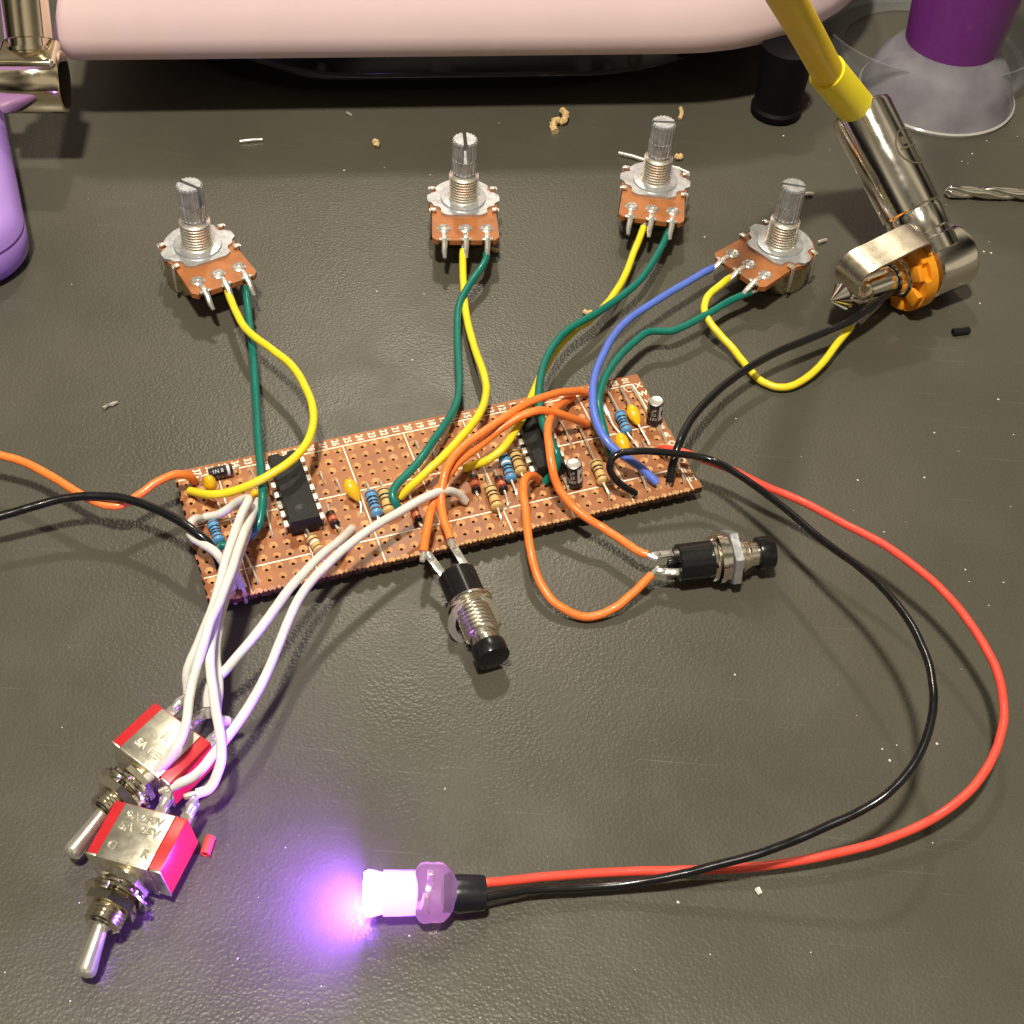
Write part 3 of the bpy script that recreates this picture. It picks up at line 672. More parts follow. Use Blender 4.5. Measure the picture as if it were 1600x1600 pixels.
# ------------------------------------------------------------------ push buttons
def hexpoly(r): return [(r*math.cos(math.pi/3*k+.3), r*math.sin(math.pi/3*k+.3)) for k in range(6)]
def thread(m, x0, x1, r, pitch=.62, n=28, axis=(1, 0, 0), org=(0, 0, 0)):
    pr = [(x0, r*.86)]; x = x0+.1
    while x+pitch < x1: pr += [(x, r*.89), (x+pitch*.3, r), (x+pitch*.5, r), (x+pitch*.8, r*.89)]; x += pitch
    pr.append((x1, r*.86)); m.lathe(pr, org, axis, n)
def push_button(label, a, b, za, zb, nut, terms):
    A = P(*a, za); Bq = P(*b, zb); d = Bq-A; Ln = d.length; S = Ln/22.5
    root = thing('push_button', label, 'push button', (A.x, A.y, 0), 'push buttons with orange wires')
    M = basis(A, d)
    m = MB(M); m.lathe([(0, 3.3), (.3, 3.6), (7.6*S, 3.6), (7.8*S, 3.4)], (0, 0, 0), (1, 0, 0), 32, wob=lambda an, h: 0.965 if abs(math.sin(an*4)) > .97 else 1)
    m.box((-.9, 0, 0), (1.8, 1.2, 2.2), bev=.2); m.build('body', blackp, root)
    m = MB(M); m.lathe([(7.6*S, 3.6), (7.7*S, 4.2), (8.2*S, 4.4), (8.7*S, 4.3), (8.9*S, 3.3)], (0, 0, 0), (1, 0, 0), 36); m.build('flange', chrome, root)
    m = MB(M); thread(m, 8.7*S, 16.6*S, 3.3, .84); m.lathe([(16.2*S, 3.0), (16.9*S, 2.7), (17.0*S, 2.2)], (0, 0, 0), (1, 0, 0), 28); m.build('threaded_barrel', chrome_t, root)
    if nut:
        m = MB(M); R_ = Matrix(((0, 0, 1, 0), (1, 0, 0, 0), (0, 1, 0, 0), (0, 0, 0, 1)))
        m.prism(hexpoly(5.6), 11.8*S, 13.6*S, R_); m.build('hex_nut', zinc, root)
        m = MB(M); m.lathe([(9.2*S, 3.3), (9.2*S, 4.9), (10.3*S, 4.9), (10.3*S, 3.3)], (0, 0, 0), (1, 0, 0), 30); m.lathe([(10.5*S, 3.3), (10.5*S, 4.5), (11.6*S, 4.5), (11.6*S, 3.3)], (0, 0, 0), (1, 0, 0), 30); m.build('lock_ring', chrome, root)
    else:
        M2 = M @ Matrix.Translation((11.2*S, 0, -1.6)) @ Matrix.Rotation(math.radians(-24), 4, 'Y')
        m = MB(M2); m.lathe([(-.3, 3.7), (-.3, 5.0), (.3, 5.0), (.3, 3.7), (-.3, 3.7)], (0, 0, 0), (1, 0, 0), 30, caps=False); m.build('washer', nickel, root)
    m = MB(M); m.lathe([(16.5*S, 2.3), (19.0*S, 2.3)], (0, 0, 0), (1, 0, 0), 24); m.build('plunger', chrome_t, root)
    m = MB(M); m.lathe([(18.9*S, 2.9), (19.0*S, 3.1), (19.3*S, 3.2), (22.2*S, 3.22), (22.45*S, 3.12), (22.5*S, 2.95)], (0, 0, 0), (1, 0, 0), 32); m.build('cap', blackp, root)
    Mi = M.inverted()
    for (px, py, z), s in zip(terms, (-1, 1)):
        t = P(px, py, z); l = Mi @ t; ln = Vector((0, 2.3*(1 if l.y > 0 else -1), 0.2))
        m = MB(M); q = Vector((-.1, ln.y, ln.z)); dd = nrm(l-q); MM = basis(q.lerp(l, .5), l-q, (0, 0, 1))
        m.box((0, 0, 0), ((l-q).length, 1.5, .45), MM, bev=.1); m.tube([l-dd*1.6, l-dd*.6, l+dd*.6], .7, 9, rad=[.5, .85, .5]); m.build('terminal', solder, root)
push_button('push button with bare threaded barrel before the board, pointing at the viewer', (713, 897), (771, 1030), 5.6, 4.4, False, ((668, 866, 7.0), (704, 847, 7.0)))
push_button('push button with a hexagonal nut lying to the right, pointing right', (1057, 880), (1206, 862), 5.2, 5.0, True, ((1020, 868, 6.0), (1027, 893, 4.8)))

# ------------------------------------------------------------------ toggle switches
def toggle(label, fc, rear, front, tip, zc, ztip, text, roll=0.0, washer_out=False):
    o, M = toggle_frame(fc, rear, front, zc, roll)
    root = thing('toggle_switch', label, 'toggle switch', (o.x, o.y, 0), 'red toggle switches with white wires')
    m = MB(M); m.box((-4.9, 0, 0), (9.6, 13.0, 7.4), bev=.35)
    m.build('body', redp, root)
    m = MB(M)
    m.box((-4.7, 0, 3.85), (9.4, 8.9, .35), bev=.14); m.box((-4.7, 0, -3.85), (9.4, 8.9, .35), bev=.14)
    m.box((.15, 0, 0), (.4, 8.9, 8.0), bev=.14); m.box((.02, 5.6, 0), (.35, 1.9, 7.4), bev=.1); m.box((.02, -5.6, 0), (.35, 1.9, 7.4), bev=.1)
    m.build('bracket', nickel_b, root)
    for k, (s, sz, xo, yo) in enumerate(text):
        vs, fs = text_geo(s, sz, .06, .03, .07); m = MB(M)
        # lettering embossed in the bracket reads from the rear of the switch
        m.add(vs, fs, Matrix.Translation((xo, yo, 4.05)) @ Matrix.Rotation(math.pi/2, 4, 'Z')); m.build('embossed_lettering', nickel_b, root, flat=True)
    m = MB(M); thread(m, .3, 9.0, 2.95, .66); m.lathe([(8.9, 2.6), (9.3, 2.2)], (0, 0, 0), (1, 0, 0), 24); m.build('threaded_bushing', gold_n, root)
    R_ = Matrix(((0, 0, 1, 0), (1, 0, 0, 0), (0, 1, 0, 0), (0, 0, 0, 1)))
    m = MB(M); m.prism(hexpoly(4.25), 4.8, 6.3, R_); m.build('hex_nut', gold_n, root)
    m = MB(M); m.prism(hexpoly(4.1), 1.3, 2.3, R_ @ Matrix.Rotation(.4, 4, 'Z')); m.build('hex_nut', gold_n, root)
    for x, r, n in ((3.2, 4.6, 12), (4.1, 5.1, 32)):
        m = MB(M)
        m.lathe([(x-.2, 3.1), (x-.2, r), (x+.2, r), (x+.2, 3.1), (x-.2, 3.1)], (0, 0, 0), (1, 0, 0), 48, caps=False, wob=(lambda an, h: 1.0 if math.sin(an*10) > 0 else .9) if n == 12 else None)
        if n == 32: m.box((x+.6, 0, 5.3), (1.2, 1.4, .4), bev=.1)
        m.build('washer', gold_n, root)
    s = M @ Vector((8.6, 0, 0)); t = P(*tip, ztip); dd = t-s; Ln = dd.length
    m = MB(); m.lathe([(0, 1.15), (Ln*.5, 1.35), (Ln-1.2, 1.6), (Ln-.6, 1.5), (Ln-.2, 1.15), (Ln, .5)], s, dd, 24); m.build('lever', lever_m, root)
    for k in (-1, 0, 1):
        m = MB(M); m.box((-11.7, k*4.6, .6), (4.8, 1.9, .6), bev=.12)
        m.tube([(-11.6, k*4.6, 1.0), (-13.0, k*4.6+.1, 1.2), (-14.6, k*4.6, 1.2)], .9, 9, rad=[.6, 1.05, .6]); m.build('terminal', solder, root)
    return root
nickel_b = mat('nickel_bracket', (0.80, 0.76, 0.64), 0.3, 0.92, bump=0.2, bscale=14, rvar=0.05, vscale=7)
lever_m = mat('lever_chrome', (0.93, 0.89, 0.80), 0.2, 0.85, rvar=0.05)
gold_n = mat('yellow_nickel', (0.86, 0.80, 0.66), 0.14, 1.0, rvar=0.04)
toggle('upper toggle switch lying partly under the lower one, a white wire across its bracket', (252, 1158), (279, 1133), (227, 1182), (108, 1338), 5.2, 3.2,
       (('R', 2.4, -6.0, 0), ('5A 125V', 1.8, -2.4, 0)), 0.0)
toggle('lower toggle switch, nearest the viewer, with lettering on its bracket', (218, 1305), (237, 1270), (199, 1339), (131, 1527), 5.6, 3.0,
       (('2A 250V', 1.8, -7.6, 0), ('5A 125V', 2.0, -5.6, 0), ('G', 2.0, -2.0, -3.0), ('R', 2.0, -2.0, 3.0)), 0.12)

# ------------------------------------------------------------------ jack socket and the plug in it
orange_p = mat('orange_plastic', (0.80, 0.30, 0.012), 0.38, coat=0.1, var=0.06, bump=0.1, bscale=8, sss=0.15)
DC = P(1415, 427, 8.8); TP = P(1298, 472, 8.4); JD = TP-DC; JD.z = 0
JM = basis(DC, JD); JL = JD.length
jack = thing('jack_socket', 'open jack socket with an orange plastic ring and a bent metal clip', 'jack socket', (DC.x, DC.y, 0))
m = MB(JM)
ring = []
for k in range(60):
    t = 2*math.pi*k/60; r = 8.5
    if k in (5, 6, 7, 8, 24, 25, 26, 44, 45, 46): r = 7.3
    ring.append((r*math.cos(t), r*math.sin(t)))
R_ = Matrix(((0, 0, 1, 0), (1, 0, 0, 0), (0, 1, 0, 0), (0, 0, 0, 1)))
m.prism([(8.5*math.cos(2*math.pi*k/60), 8.5*math.sin(2*math.pi*k/60)) for k in range(60)], -2.0, 0.0, R_); m.prism(ring, 0.0, 1.5, R_)
for t in (20, 75, 200, 255, 310):
    M2 = JM @ Matrix.Rotation(math.radians(t), 4, 'X'); q = MB(M2)
    q.box((2.1, 0, 6.3), (1.4, 3.6, 3.0), bev=.3); m.v_off = len(m.v); o = len(m.v); m.v += q.v; m.f += [[i+o for i in f] for f in q.f]; m.mi += q.mi
m.build('insulator_ring', orange_p, jack)
m = MB(JM); m.lathe([(1.3, 3.5), (1.4, 5.0), (2.6, 5.0), (2.8, 4.2), (4.6, 4.1), (4.7, 3.4)], (0, 0, 0), (1, 0, 0), 32, caps=False); m.build('sleeve_bushing', chrome, jack)
def strip(poly, w, th, y0=0.0, name='contact', mt=None, wob=None):
    pts = relax(spline([(x, 0, z) for x, z in poly], 6), 1); vs = []; fs = []
    for i, p in enumerate(pts):
        t = nrm(pts[min(i+1, len(pts)-1)]-pts[max(0, i-1)]); nn = Vector((-t.z, 0, t.x)); ww = w if wob is None else wob(i/(len(pts)-1))*w
        for (yy, s) in ((-ww/2, -.5), (ww/2, -.5), (ww/2, .5), (-ww/2, .5)): vs.append(p+Vector((0, y0+yy, 0))+nn*(s*th))
    for i in range(len(pts)-1):
        for k in range(4): fs.append([i*4+k, i*4+(k+1) % 4, (i+1)*4+(k+1) % 4, (i+1)*4+k])
    fs += [[0, 1, 2, 3], [len(vs)-4+k for k in range(4)]]
    m = MB(JM); m.add(vs, fs); return m.build(name, mt or clip_m, jack, angle=50)
clip_m = mat('clip_steel', (0.72, 0.64, 0.51), 0.28, 1.0, bump=0.05, bscale=10, rvar=0.03)
cl = JM.inverted() @ P(1322, 424, 15)
cx = cl.x
clip = strip([(-.8, 8.0), (-.3, 11.0), (1.2, 12.2), (5, 12.0), (cx*.6, 11.0), (cx-1.4, 10.0), (cx+.6, 8.8), (cx+1.4, 6.4), (cx+.6, 3.6), (cx-1.8, 2.6), (cx-3.6, 3.4)], 7.6, .55, 1.0, 'tip_contact', wob=lambda t: 1.0 if t > .12 else 0.8+1.6*t)
vs, fs = text_geo('REAN 6M', 1.25, .01)
m = MB(JM); mk = mat('engraved_mark', (0.10, 0.08, 0.05), 0.6)
m.add(vs, fs, Matrix.Translation((cx-2.6, 1.0, 10.62)) @ Matrix.Rotation(math.radians(8), 4, 'Y') @ Matrix.Rotation(math.pi/2, 4, 'Z')); m.build('engraving', mk, clip, flat=True)
strip([(0, -5.5), (3, -5.6), (9, -5.0), (13, -3.9), (15, -4.6)], 4.5, .45, -3.0, 'sleeve_lug')
m = MB(); q0 = P(1372, 470, 5); q1 = P(1338, 502, 4.6); m.box((0, 0, 0), ((q1-q0).length, 2.6, .5), basis((q0+q1)/2, q1-q0), bev=.15); m.build('solder_lug', solder, jack)

def right_angle_plug(root, JMx, JLx, bar0, bar1, with_tip=True):
    m = MB(JMx); m.lathe([(-16.0, 3.0), (-15.8, 6.2), (-15.2, 7.3), (-14.2, 7.6), (-4.9, 7.6), (-4.4, 7.2), (-4.3, 5.9), (-2.2, 5.9), (-1.9, 5.5)], (0, 0, 0), (1, 0, 0), 44); m.build('head', chrome, root)
    if with_tip:
        m = MB(JMx); x = JLx; m.lathe([(-2, 3.15), (x-9.5, 3.15), (x-9.4, 2.6), (x-8.9, 2.6), (x-8.8, 3.1), (x-6.6, 3.0), (x-5.0, 1.9), (x-4.2, 1.9), (x-3.6, 3.1), (x-3.0, 3.1), (x-.3, .55), (x, .2)], (0, 0, 0), (1, 0, 0), 28); m.build('tip', chrome, root)
    a = Vector(bar0); b = Vector(bar1); d = b-a; Ln = d.length
    m = MB(); m.lathe([(0, 4.2), (.15, 6.2), (.6, 6.9), (1.6, 7.15), (Ln*.70, 7.0), (Ln*.71, 6.6), (Ln*.73, 6.6), (Ln*.74, 6.8), (Ln*.86, 6.5), (Ln*.87, 6.0), (Ln*.9, 6.0), (Ln*.91, 6.3), (Ln, 6.3)], a, d, 44); m.build('barrel', chrome, root)
    return root
plug = thing('right_angle_plug', 'chrome right angle jack plug on a yellow cable pushed into the orange ringed socket', 'jack plug', (DC.x, DC.y, 0))
hc = JM @ Vector((-7.6, 0, 2.5))
b0 = P(1347, 178, 31)
right_angle_plug(plug, JM, JL, b0-nrm(hc-b0)*1.5, hc)
# engraved badge on the barrel: a ring round a little crest
bd = nrm(hc-b0); bp_ = P(1420, 232, 28)
ctr = b0+bd*((bp_-b0).dot(bd)); nb = nrm(Vector((0.62, -0.25, 0.75))-bd*Vector((0.62, -0.25, 0.75)).dot(bd)); sb = bd.cross(nb)
m = MB(); vs = []; fs = []
def onb(u, w, r=7.16):
    a = u/7.1; return ctr+bd*w+nb*(math.cos(a)*r)+sb*(math.sin(a)*r)
for k in range(36):
    a0 = 2*math.pi*k/36; a1 = 2*math.pi*(k+1)/36; o = len(vs)
    vs += [onb(math.cos(a)*r, math.sin(a)*r) for a, r in ((a0, 4.2), (a1, 4.2), (a1, 4.55), (a0, 4.55))]; fs.append([o, o+1, o+2, o+3])
for (u0, u1, w0, w1) in ((-3.6, 3.6, -.25, .25), (-.25, .25, 0, 4), (-2.6, -.6, -2.6, -.8), (.6, 2.6, -2.6, -.8)):
    for j in range(6):
        o = len(vs); a_, c_ = u0+(u1-u0)*j/6, u0+(u1-u0)*(j+1)/6
        vs += [onb(a_, w0), onb(c_, w0), onb(c_, w1), onb(a_, w1)]; fs.append([o, o+1, o+2, o+3])
m.add(vs, fs); m.build('badge', mk, plug, flat=True)
cable_y = mat('cable_yellow', (0.93, 0.64, 0.02), 0.42, var=0.05, vscale=1.5)
boot_y = mat('boot_yellow', (0.92, 0.75, 0.03), 0.42, var=0.05, vscale=1.5)
bs = b0+bd*.6; be = P(1292, 112, 46)
m = MB(); m.lathe([(0, 4.25), ((be-bs).length, 4.15), ((be-bs).length+.05, 3.4)], bs, be-bs, 36); m.build('boot', boot_y, plug)
cb = relax(spline([be-nrm(be-bs)*.8, P(1262, 55, 60), P(1222, -15, 78), P(1185, -80, 96)], 8), 1)
m = MB(); m.tube(cb, 3.5, 32); m.build('cable', cable_y, plug)

# ------------------------------------------------------------------ glowing light
LA = P(571, 1396, 5.0); LB = P(700, 1394, 5.0); LD = LB-LA
LM = basis(LA, LD)
glow = thing('led_light', 'glowing purple light in a clear holder with black heat shrink behind it', 'led', (LA.x, LA.y, 0))
led_m = mat('led_lens', (0.9, 0.75, 0.95), 0.2, emit=(0.42, 0.16, 1.0), estr=4.8)
hold_m = mat('led_holder', (0.96, 0.72, 0.94), 0.10, trans=0.9, ior=1.3, emit=(0.70, 0.22, 0.72), estr=0.16, sss=0.0, bump=.3, bscale=5)  # weak emission stands in for the LED's light caught in the clear holder
s1 = LD.length
m = MB(LM); m.lathe([(0, 3.2), (.3, 3.7), (1.2, 3.6), (3.0, 3.1), (6.0, 2.75), (8.2, 2.7), (8.6, 2.2)], (0, 0, 0), (1, 0, 0), 32); m.build('lens', led_m, glow)
m = MB(LM); m.lathe([(2.7, 3.25), (2.8, 3.5), (7.8, 3.45), (8.1, 3.9), (8.5, 4.4), (9.2, 4.65), (10.4, 4.5), (11.4, 4.6), (12.2, 4.4), (12.9, 3.8), (13.5, 3.0), (14.2, 2.3), (15.0, 1.9), (15.0, 1.2)], (0, 0, 0), (1, 0, 0), 32, caps=False, wob=lambda an, h: 1.0+0.03*math.sin(an*6)); m.build('holder', hold_m, glow)
m = MB(LM); m.box((10.2, 1.6, .5), (1.0, .9, 5.2), bev=.2); m.box((9.6, -1.3, 0), (.9, .9, 3.8), bev=.2); m.build('lead_frame', tinned, glow)
shr = mat('heat_shrink', (0.010, 0.010, 0.016), 0.3, bump=.4, bscale=7)
h0 = LM @ Vector((s1-1.2, 0, -.3)); h1 = P(757, 1396, 3.9); hd = h1-h0
m = MB(); m.lathe([(0, 2.0), (1.0, 2.5), (3.0, 2.8), (hd.length-1.0, 2.6), (hd.length, 2.5), (hd.length+.02, 2.2)], h0, hd, 28, wob=lambda an, h: 1.0+0.10*abs(math.cos(an))+.03*math.sin(3*an+h)); m.build('heat_shrink_sleeve', shr, glow)
PUR = (0.34, 0.11, 1.0)
ax = nrm(LD)
m = MB(LM); m.lathe([(-.25, 2.6), (-.2, 3.2), (0, 3.4)], (0, 0, 0), (1, 0, 0), 32); m.build('lens_front', mat('led_front', (.9, .8, .95), .2, emit=(0.29, 0.085, 1.0), estr=720), glow)

# ------------------------------------------------------------------ pink case on its black stand
pink_m = mat('pink_plastic', (0.88, 0.68, 0.69), 0.45, var=0.02, vscale=.5, sss=0.1)
stand_m = mat('black_gloss_plastic', (0.006, 0.006, 0.009), 0.12, coat=.3)
def superloop(x0, x1, y0, y1, rad, n=14, lrad=None):
    pts = []; lr = lrad or rad
    for (cx_, cy_, a0, rad) in ((x1-rad, y0+rad, -90, rad), (x1-rad, y1-rad, 0, rad), (x0+lr, y1-lr, 90, lr), (x0+lr, y0+lr, 180, lr)):
        for k in range(n+1): a = math.radians(a0+90*k/n); pts.append((cx_+rad*math.cos(a), cy_+rad*math.sin(a)))
    return pts
pk = thing('pink_case', 'large pale pink plastic case with rounded ends on a glossy black stand at the top', 'plastic case', (-10, 350, 0))
PK0 = P(95, 98, 19); PK1 = P(1000, 88, 19); PKR = math.atan2(PK1.y-PK0.y, PK1.x-PK0.x)
PM = Matrix.Translation(PK0) @ Matrix.Rotation(PKR, 4, 'Z') @ Matrix.Translation((0, 0, -19))
def loft(name, levels, mt, parent, x0, x1, y1, rad, Mx, bow=0.0, lrad=None):
    m = MB(Mx); vs = []; fs = []; n = 0
    for (z, ins) in levels:
        lp = superloop(x0+ins, x1-ins, ins, y1-ins, max(1, rad-ins), lrad=max(1, lrad-ins*.3) if lrad else None)
        for (x, y) in lp:
            yy = y+(bow*((x-(x0+x1)/2)/((x1-x0)/2))**2 if y < y1/2 else 0); vs.append((x, yy, z))
        n = len(lp)
    for j in range(len(levels)-1): fs += [[j*n+i, j*n+(i+1) % n, (j+1)*n+(i+1) % n, (j+1)*n+i] for i in range(n)]
    fs += [list(range(n))[::-1], [(len(levels)-1)*n+i for i in range(n)]]
    m.add(vs, fs); return m.build(name, mt, parent, angle=60)
PW = (P(1475, 0, 30)-PK0).length
loft('case_body', [(17, 6.5), (17.4, 4.0), (18.6, 1.6), (21, .4), (25, 0), (32, 2.0), (42, 6.0), (54, 12.5), (66, 21), (76, 33)], pink_m, pk, -1, PW, 220, 70, PM, 0, 4)
loft('stand', [(1.0, 16), (2, 13), (4, 11), (9.5, 10.5), (10.5, 12)], stand_m, pk, 4, PW-40, 150, 60, PM, 5)
loft('stand', [(9.5, 7), (10.3, 4.8), (10.9, 4.4), (12, 4.6), (16.8, 7)], stand_m, pk, 4, PW-22, 160, 70, PM, 5)
ft = P(1211, 176, 0)
m = MB(); m.lathe([(0, 6.2), (.6, 6.7), (2.2, 6.8), (3.0, 6.2), (9, 6.4), (20, 7.1)], (ft.x, ft.y, 0), (0, 0, 1), 32); m.build('foot', mat('foot_rubber', (0.004, 0.003, 0.005), .6, spec=0.2), pk)

# ------------------------------------------------------------------ purple case at the left with its plug
purple_m = mat('purple_plastic', (0.34, 0.20, 0.58), 0.42, var=0.03, vscale=.7, sss=0.05)
pr_ = P(47, 372, 10)
pc = thing('purple_case', 'purple plastic case with rounded corners cut off by the left edge', 'plastic case', (pr_.x, pr_.y, 0))
q0_ = P(16, 190, 9); q1_ = P(45, 335, 9); qr = math.atan2(q0_.y-q1_.y, q0_.x-q1_.x)-math.pi/2
QM = Matrix.Translation((q1_.x, q1_.y, 0)) @ Matrix.Rotation(qr, 4, 'Z') @ Matrix.Translation((0, -(q1_.y-P(15, 440, 5).y)*0.75, 0)) @ Matrix.Translation((-1.3, 0, 0))
loft('case_shell', [(0.5, 2.4), (1.0, 1.3), (2.2, .3), (4, 0), (8.2, 0), (8.5, .4), (8.8, .4), (9.1, 0), (11, .7), (12.6, 2.2), (13.2, 4.5)], purple_m, pc, -90, 0, 120, 13, QM)
m = MB(QM)
m.box((-22, -0.1, 6), (20, 1.4, 5.5), bev=.7); m.build('port_opening', blackp, pc)
m = MB(QM); m.box((-10.6, -0.05, 6), (1.0, 1.0, 7), bev=.3); m.build('trim', purple_m, pc)

hp = P(96, 128, 22); hq = P(6, 128, 22); pd = nrm(hp-hq)
hd_ = P(52, 128, 21)
lp = thing('right_angle_plug', 'gold tinted chrome right angle plug standing at the upper left beside the purple case', 'jack plug', (hd_.x, hd_.y, 0))
HM = basis(hd_, Vector((pd.x, pd.y, 0.0)))
brass = mat('warm_chrome', (0.82, 0.72, 0.54), 0.1, 1.0, rvar=0.04)
m = MB(HM); m.lathe([(-8.0, 5.5), (-7.6, 6.8), (-6.8, 7.2), (6.9, 7.2), (7.3, 6.9), (7.4, 6.3), (7.2, 0.5)], (0, 0, 0), (1, 0, 0), 44); m.box((0, 1.0, 6.2), (13.6, 10.5, 3.2), bev=1.2, seg=4); m.build('head', brass, lp)
m = MB(HM); m.lathe([(-40, 3.1), (-8, 3.1)], (0, 0, 0), (1, 0, 0), 24); m.build('tip', brass, lp)
bt = P(34, -40, 40)
m = MB(); d_ = bt-hd_; m.lathe([(4, 5.0), (6.5, 5.0), (6.6, 5.6), (7.6, 5.6), (7.7, 4.8), (9.5, 4.8), (9.6, 5.4), (d_.length, 5.4)], hd_, d_, 36); m.build('barrel', brass, lp)

# ------------------------------------------------------------------ clear bottle with purple middle
clear_m = mat('frosted_clear_plastic', (0.38, 0.36, 0.40), 0.25, alpha=0.66, spec=0.7, color2=(0.22, 0.20, 0.25), vscale=.9, bump=.3, bscale=1.5)
clear2 = mat('clear_plastic', (0.20, 0.21, 0.22), 0.2, alpha=0.24, spec=0.7, color2=(0.34, 0.35, 0.36), vscale=.7, bump=.3, bscale=1.2)
rim_m = mat('clear_rim', (0.5, 0.48, 0.45), 0.12, alpha=0.8)
pur_m = mat('purple_bottle', (0.20, 0.035, 0.26), 0.28, coat=.3, var=.08)
bc = P(1462, 147, 0)
bt_ = thing('plastic_bottle', 'clear plastic bottle with a flared foot and a purple body at the top right corner', 'bottle', (bc.x, bc.y, 0))
m = MB(); m.lathe([(0, 20.5), (.8, 20.9), (2.0, 20.3), (5, 19.3), (9, 17.6), (12.5, 15.0), (15, 12.8), (17, 12.2)], (bc.x, bc.y, 0), (0, 0, 1), 64, caps=False); m.build('foot_dome', clear_m, bt_)
m = MB(); m.lathe([(.1, 20.3), (0.1, 21.1), (.9, 21.3), (1.3, 20.8)], (bc.x, bc.y, 0), (0, 0, 1), 64, caps=False); m.build('foot_rim', rim_m, bt_)
m = MB(); m.lathe([(14.2, 2), (14.4, 11.6), (15, 12.4), (22, 13.0), (50, 15.4), (80, 17.5)], (bc.x, bc.y, 0), (0, 0, 1), 48); m.build('purple_body', pur_m, bt_)
oc = P(1440, 92, 0)
cup = thing('clear_cup', 'wide clear plastic cup standing round the bottle foot', 'cup', (oc.x, oc.y, 0))
m = MB(); m.lathe([(0.2, 27.5), (.4, 29.5), (2, 31), (6, 32.0), (9, 32.3), (12, 32.6), (12, 32.0), (9, 31.8), (6, 31.5), (2.2, 30.4), (.8, 29), (.8, 22)], (oc.x, oc.y+3, 0), (0, 0, 1), 72, caps=False); m.build('cup_wall', clear2, cup)

# ------------------------------------------------------------------ drill bit
d0 = P(1476, 299, 1.7); d1 = P(1680, 306, 1.7); dv = d1-d0; dm = basis(d0, dv); Ld = dv.length
bit = thing('drill_bit', 'bright spiral drill bit lying behind the jack plug at the right edge', 'drill bit', (d0.x, d0.y, 0))
vs = []; fs = []; NS = 110; NR = 20
for i in range(NS+1):
    x = i/NS*min(Ld, 26.0); tw = x*2*math.pi/21.0
    for k in range(NR):
        a = 2*math.pi*k/NR; r = 1.55*(0.50+0.50*min(1, abs(math.cos(a))**.7*1.25)); r *= min(1, .25+x/1.5); vs.append((x, r*math.cos(a+tw), r*math.sin(a+tw)))
fs = [[i*NR+k, i*NR+(k+1) % NR, (i+1)*NR+(k+1) % NR, (i+1)*NR+k] for i in range(NS) for k in range(NR)]+[list(range(NR))]
m = MB(dm); m.add(vs, fs); m.build('flutes', chrome, bit, angle=50)
m = MB(dm); m.cyl((25.9, 0, 0), (Ld, 0, 0), 1.5); m.build('shank', nickel, bit)

# ------------------------------------------------------------------ clippings and crumbs
def bit_of(name, label, cat, p0, p1, z0, z1, r, mt, group=None, n=10, hollow=False):
    a = P(*p0, z0); b = P(*p1, z1); m = MB()
    if hollow:
        L_ = (b-a).length; m.lathe([(0, r*.55), (0, r), (L_, r), (L_, r*.55), (0, r*.55)], a, b-a, 18, caps=False)
    else: m.tube([a, a.lerp(b, .5)+Vector((0, 0, .15)), b], r, n)
    return tag(m.build(name, mt), label, cat, group)
GC = 'clipped component leads'
bit_of('wire_clipping', 'silver lead clipping lying between the pink case and the leftmost potentiometer', 'clipping', (375, 221), (410, 218), .45, .45, .42, tinned, GC)
bit_of('wire_clipping', 'tiny silver clipping right below the pink case, left of the second potentiometer', 'clipping', (542, 176), (550, 181), .45, .45, .4, tinned, GC)
bit_of('wire_clipping', 'silver clipping leaning behind the third potentiometer on its left side', 'clipping', (967, 239), (1010, 251), .6, .6, .55, tinned, GC)
bit_of('wire_clipping', 'silver clipping poking out on the right of the third potentiometer', 'clipping', (1048, 260), (1077, 271), .6, .6, .45, tinned, GC)
bit_of('wire_clipping', 'short silver clipping beside the top of the rightmost potentiometer shaft', 'clipping', (1254, 304), (1270, 303), .6, .6, .55, tinned, GC)
bit_of('wire_clipping', 'tiny clipping right of the rightmost potentiometer', 'clipping', (1278, 379), (1291, 375), .5, .5, .45, tinned, GC)
bit_of('insulation_sleeve', 'short black piece of insulation lying alone at the right', 'sleeve', (1489, 519), (1514, 516), .85, .85, .85, black_w, hollow=True)
bit_of('insulation_sleeve', 'short red piece of insulation beside the lower toggle switch', 'sleeve', (320, 1335), (329, 1308), .9, .9, .85, red_w, hollow=True)
wood = mat('pale_shaving', (0.62, 0.44, 0.20), .6, bump=.5, bscale=20)
def shaving(label, pts, r):
    w = [P(px, py, z) for px, py, z in pts]; m = MB(); pp = spline(w, 5)
    m.tube(pp, r, 7, rad=[r*(.6+.5*abs(math.sin(i*1.3))) for i in range(len(pp))])
    tag(m.build('shaving', wood), label, 'shaving', 'pale curled shavings')
shaving('largest pale curled shaving, below the black stand in the middle', [(878, 172, 1), (884, 180, 2), (879, 190, 1), (868, 188, 1.4), (864, 198, .8), (868, 206, .7)], 1.0)
shaving('small pale shaving right behind the third potentiometer shaft', [(1063, 168, .8), (1065, 177, 1), (1062, 186, .6)], .6)
shaving('round tan crumb left of the second potentiometer', [(584, 221, .8), (589, 223, 1.0), (587, 229, .6)], .8)
shaving('orange crumb beside the shaft of the third potentiometer', [(1056, 244, .8), (1061, 246, 1.0), (1064, 243, .8)], .8)
shaving('pale crumb on the green wire bend left of the blue wire', [(912, 486, .6), (918, 489, .8), (924, 487, .6)], .6)
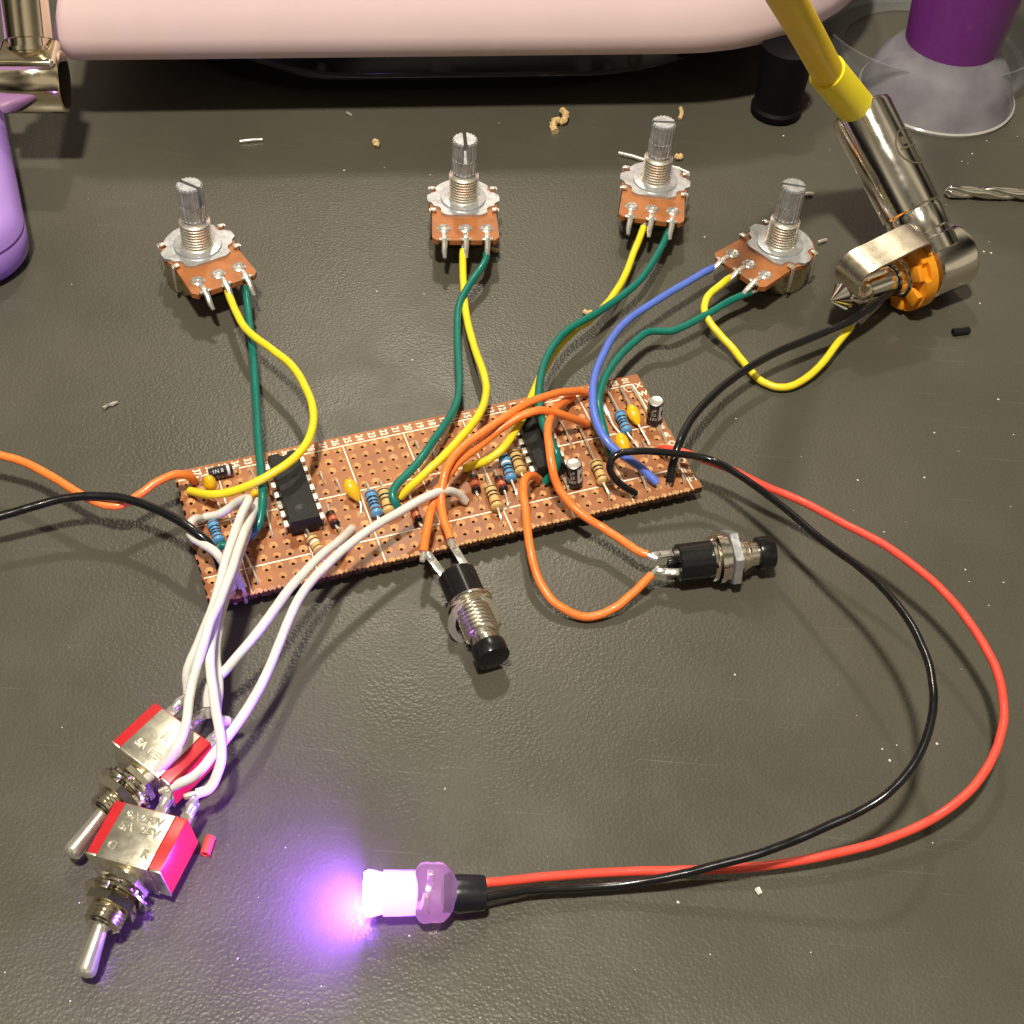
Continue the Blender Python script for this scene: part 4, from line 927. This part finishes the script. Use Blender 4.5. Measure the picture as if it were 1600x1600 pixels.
shaving('reddish crumb by the last terminal of the second potentiometer', [(768, 388, .6), (773, 391, .8), (778, 391, .6)], .5)
# flake of solder at the left and fine dust everywhere
m = MB(); a = P(162, 638, .4); b = P(184, 628, .4)
m.tube([a, a.lerp(b, .3)+Vector((0, .3, .1)), a.lerp(b, .6), b], .3, 6, rad=[.45, .25, .5, .2]); tag(m.build('solder_flake', solder), 'thin bright solder flake lying left of the board above the orange wire', 'flake')
m = MB(); a = P(1183, 1388, .4); b = P(1188, 1397, .4); m.tube([a, b], .5, 5, rad=[.5, .4]); tag(m.build('solder_flake', white_w), 'small white flake lying below the red and black wires', 'flake')
dust_m = mat('dust_specks', (0.75, 0.70, 0.60), 0.4)
m = MB(); rng = random.Random(3)
named = [(335, 438), (345, 439), (112, 444), (590, 455), (663, 459), (694, 1232), (1378, 1170), (1401, 1164), (1464, 1162), (1390, 1188), (1457, 1317), (1508, 890), (1515, 909), (1567, 910), (1444, 746), (1340, 750), (1460, 676), (1560, 624), (1583, 679), (1546, 946), (1149, 654), (1381, 831), (1249, 823), (1149, 1054), (1531, 474), (1537, 393), (1548, 395), (1545, 378), (1518, 240), (1502, 252), (1512, 255), (1541, 220), (1590, 213), (1263, 162), (1225, 212), (780, 192), (538, 266), (600, 262), (672, 273), (1024, 195), (1100, 370), (644, 562), (124, 1411), (371, 1498), (640, 1462), (750, 1590), (1060, 1410)]
pts = [(px+rng.uniform(-1, 1), py, rng.uniform(.12, .23)) for px, py in named]
for _ in range(70): pts.append((rng.uniform(0, 1600), rng.uniform(170, 1600), rng.uniform(.04, .11)))
for px, py, r in pts:
    c = P(px, py, 0); vs = [c+Vector((r*1.3*math.cos(k*1.2566+px)*rng.uniform(.6, 1.2), r*1.3*math.sin(k*1.2566+px)*rng.uniform(.6, 1.2), 0.01)) for k in range(5)]+[c+Vector((0, 0, r))]
    m.add(vs, [[k, (k+1) % 5, 5] for k in range(5)])
tag(m.build('dust', dust_m, flat=True), 'pale dust specks scattered over the table', 'dust', kind='stuff')
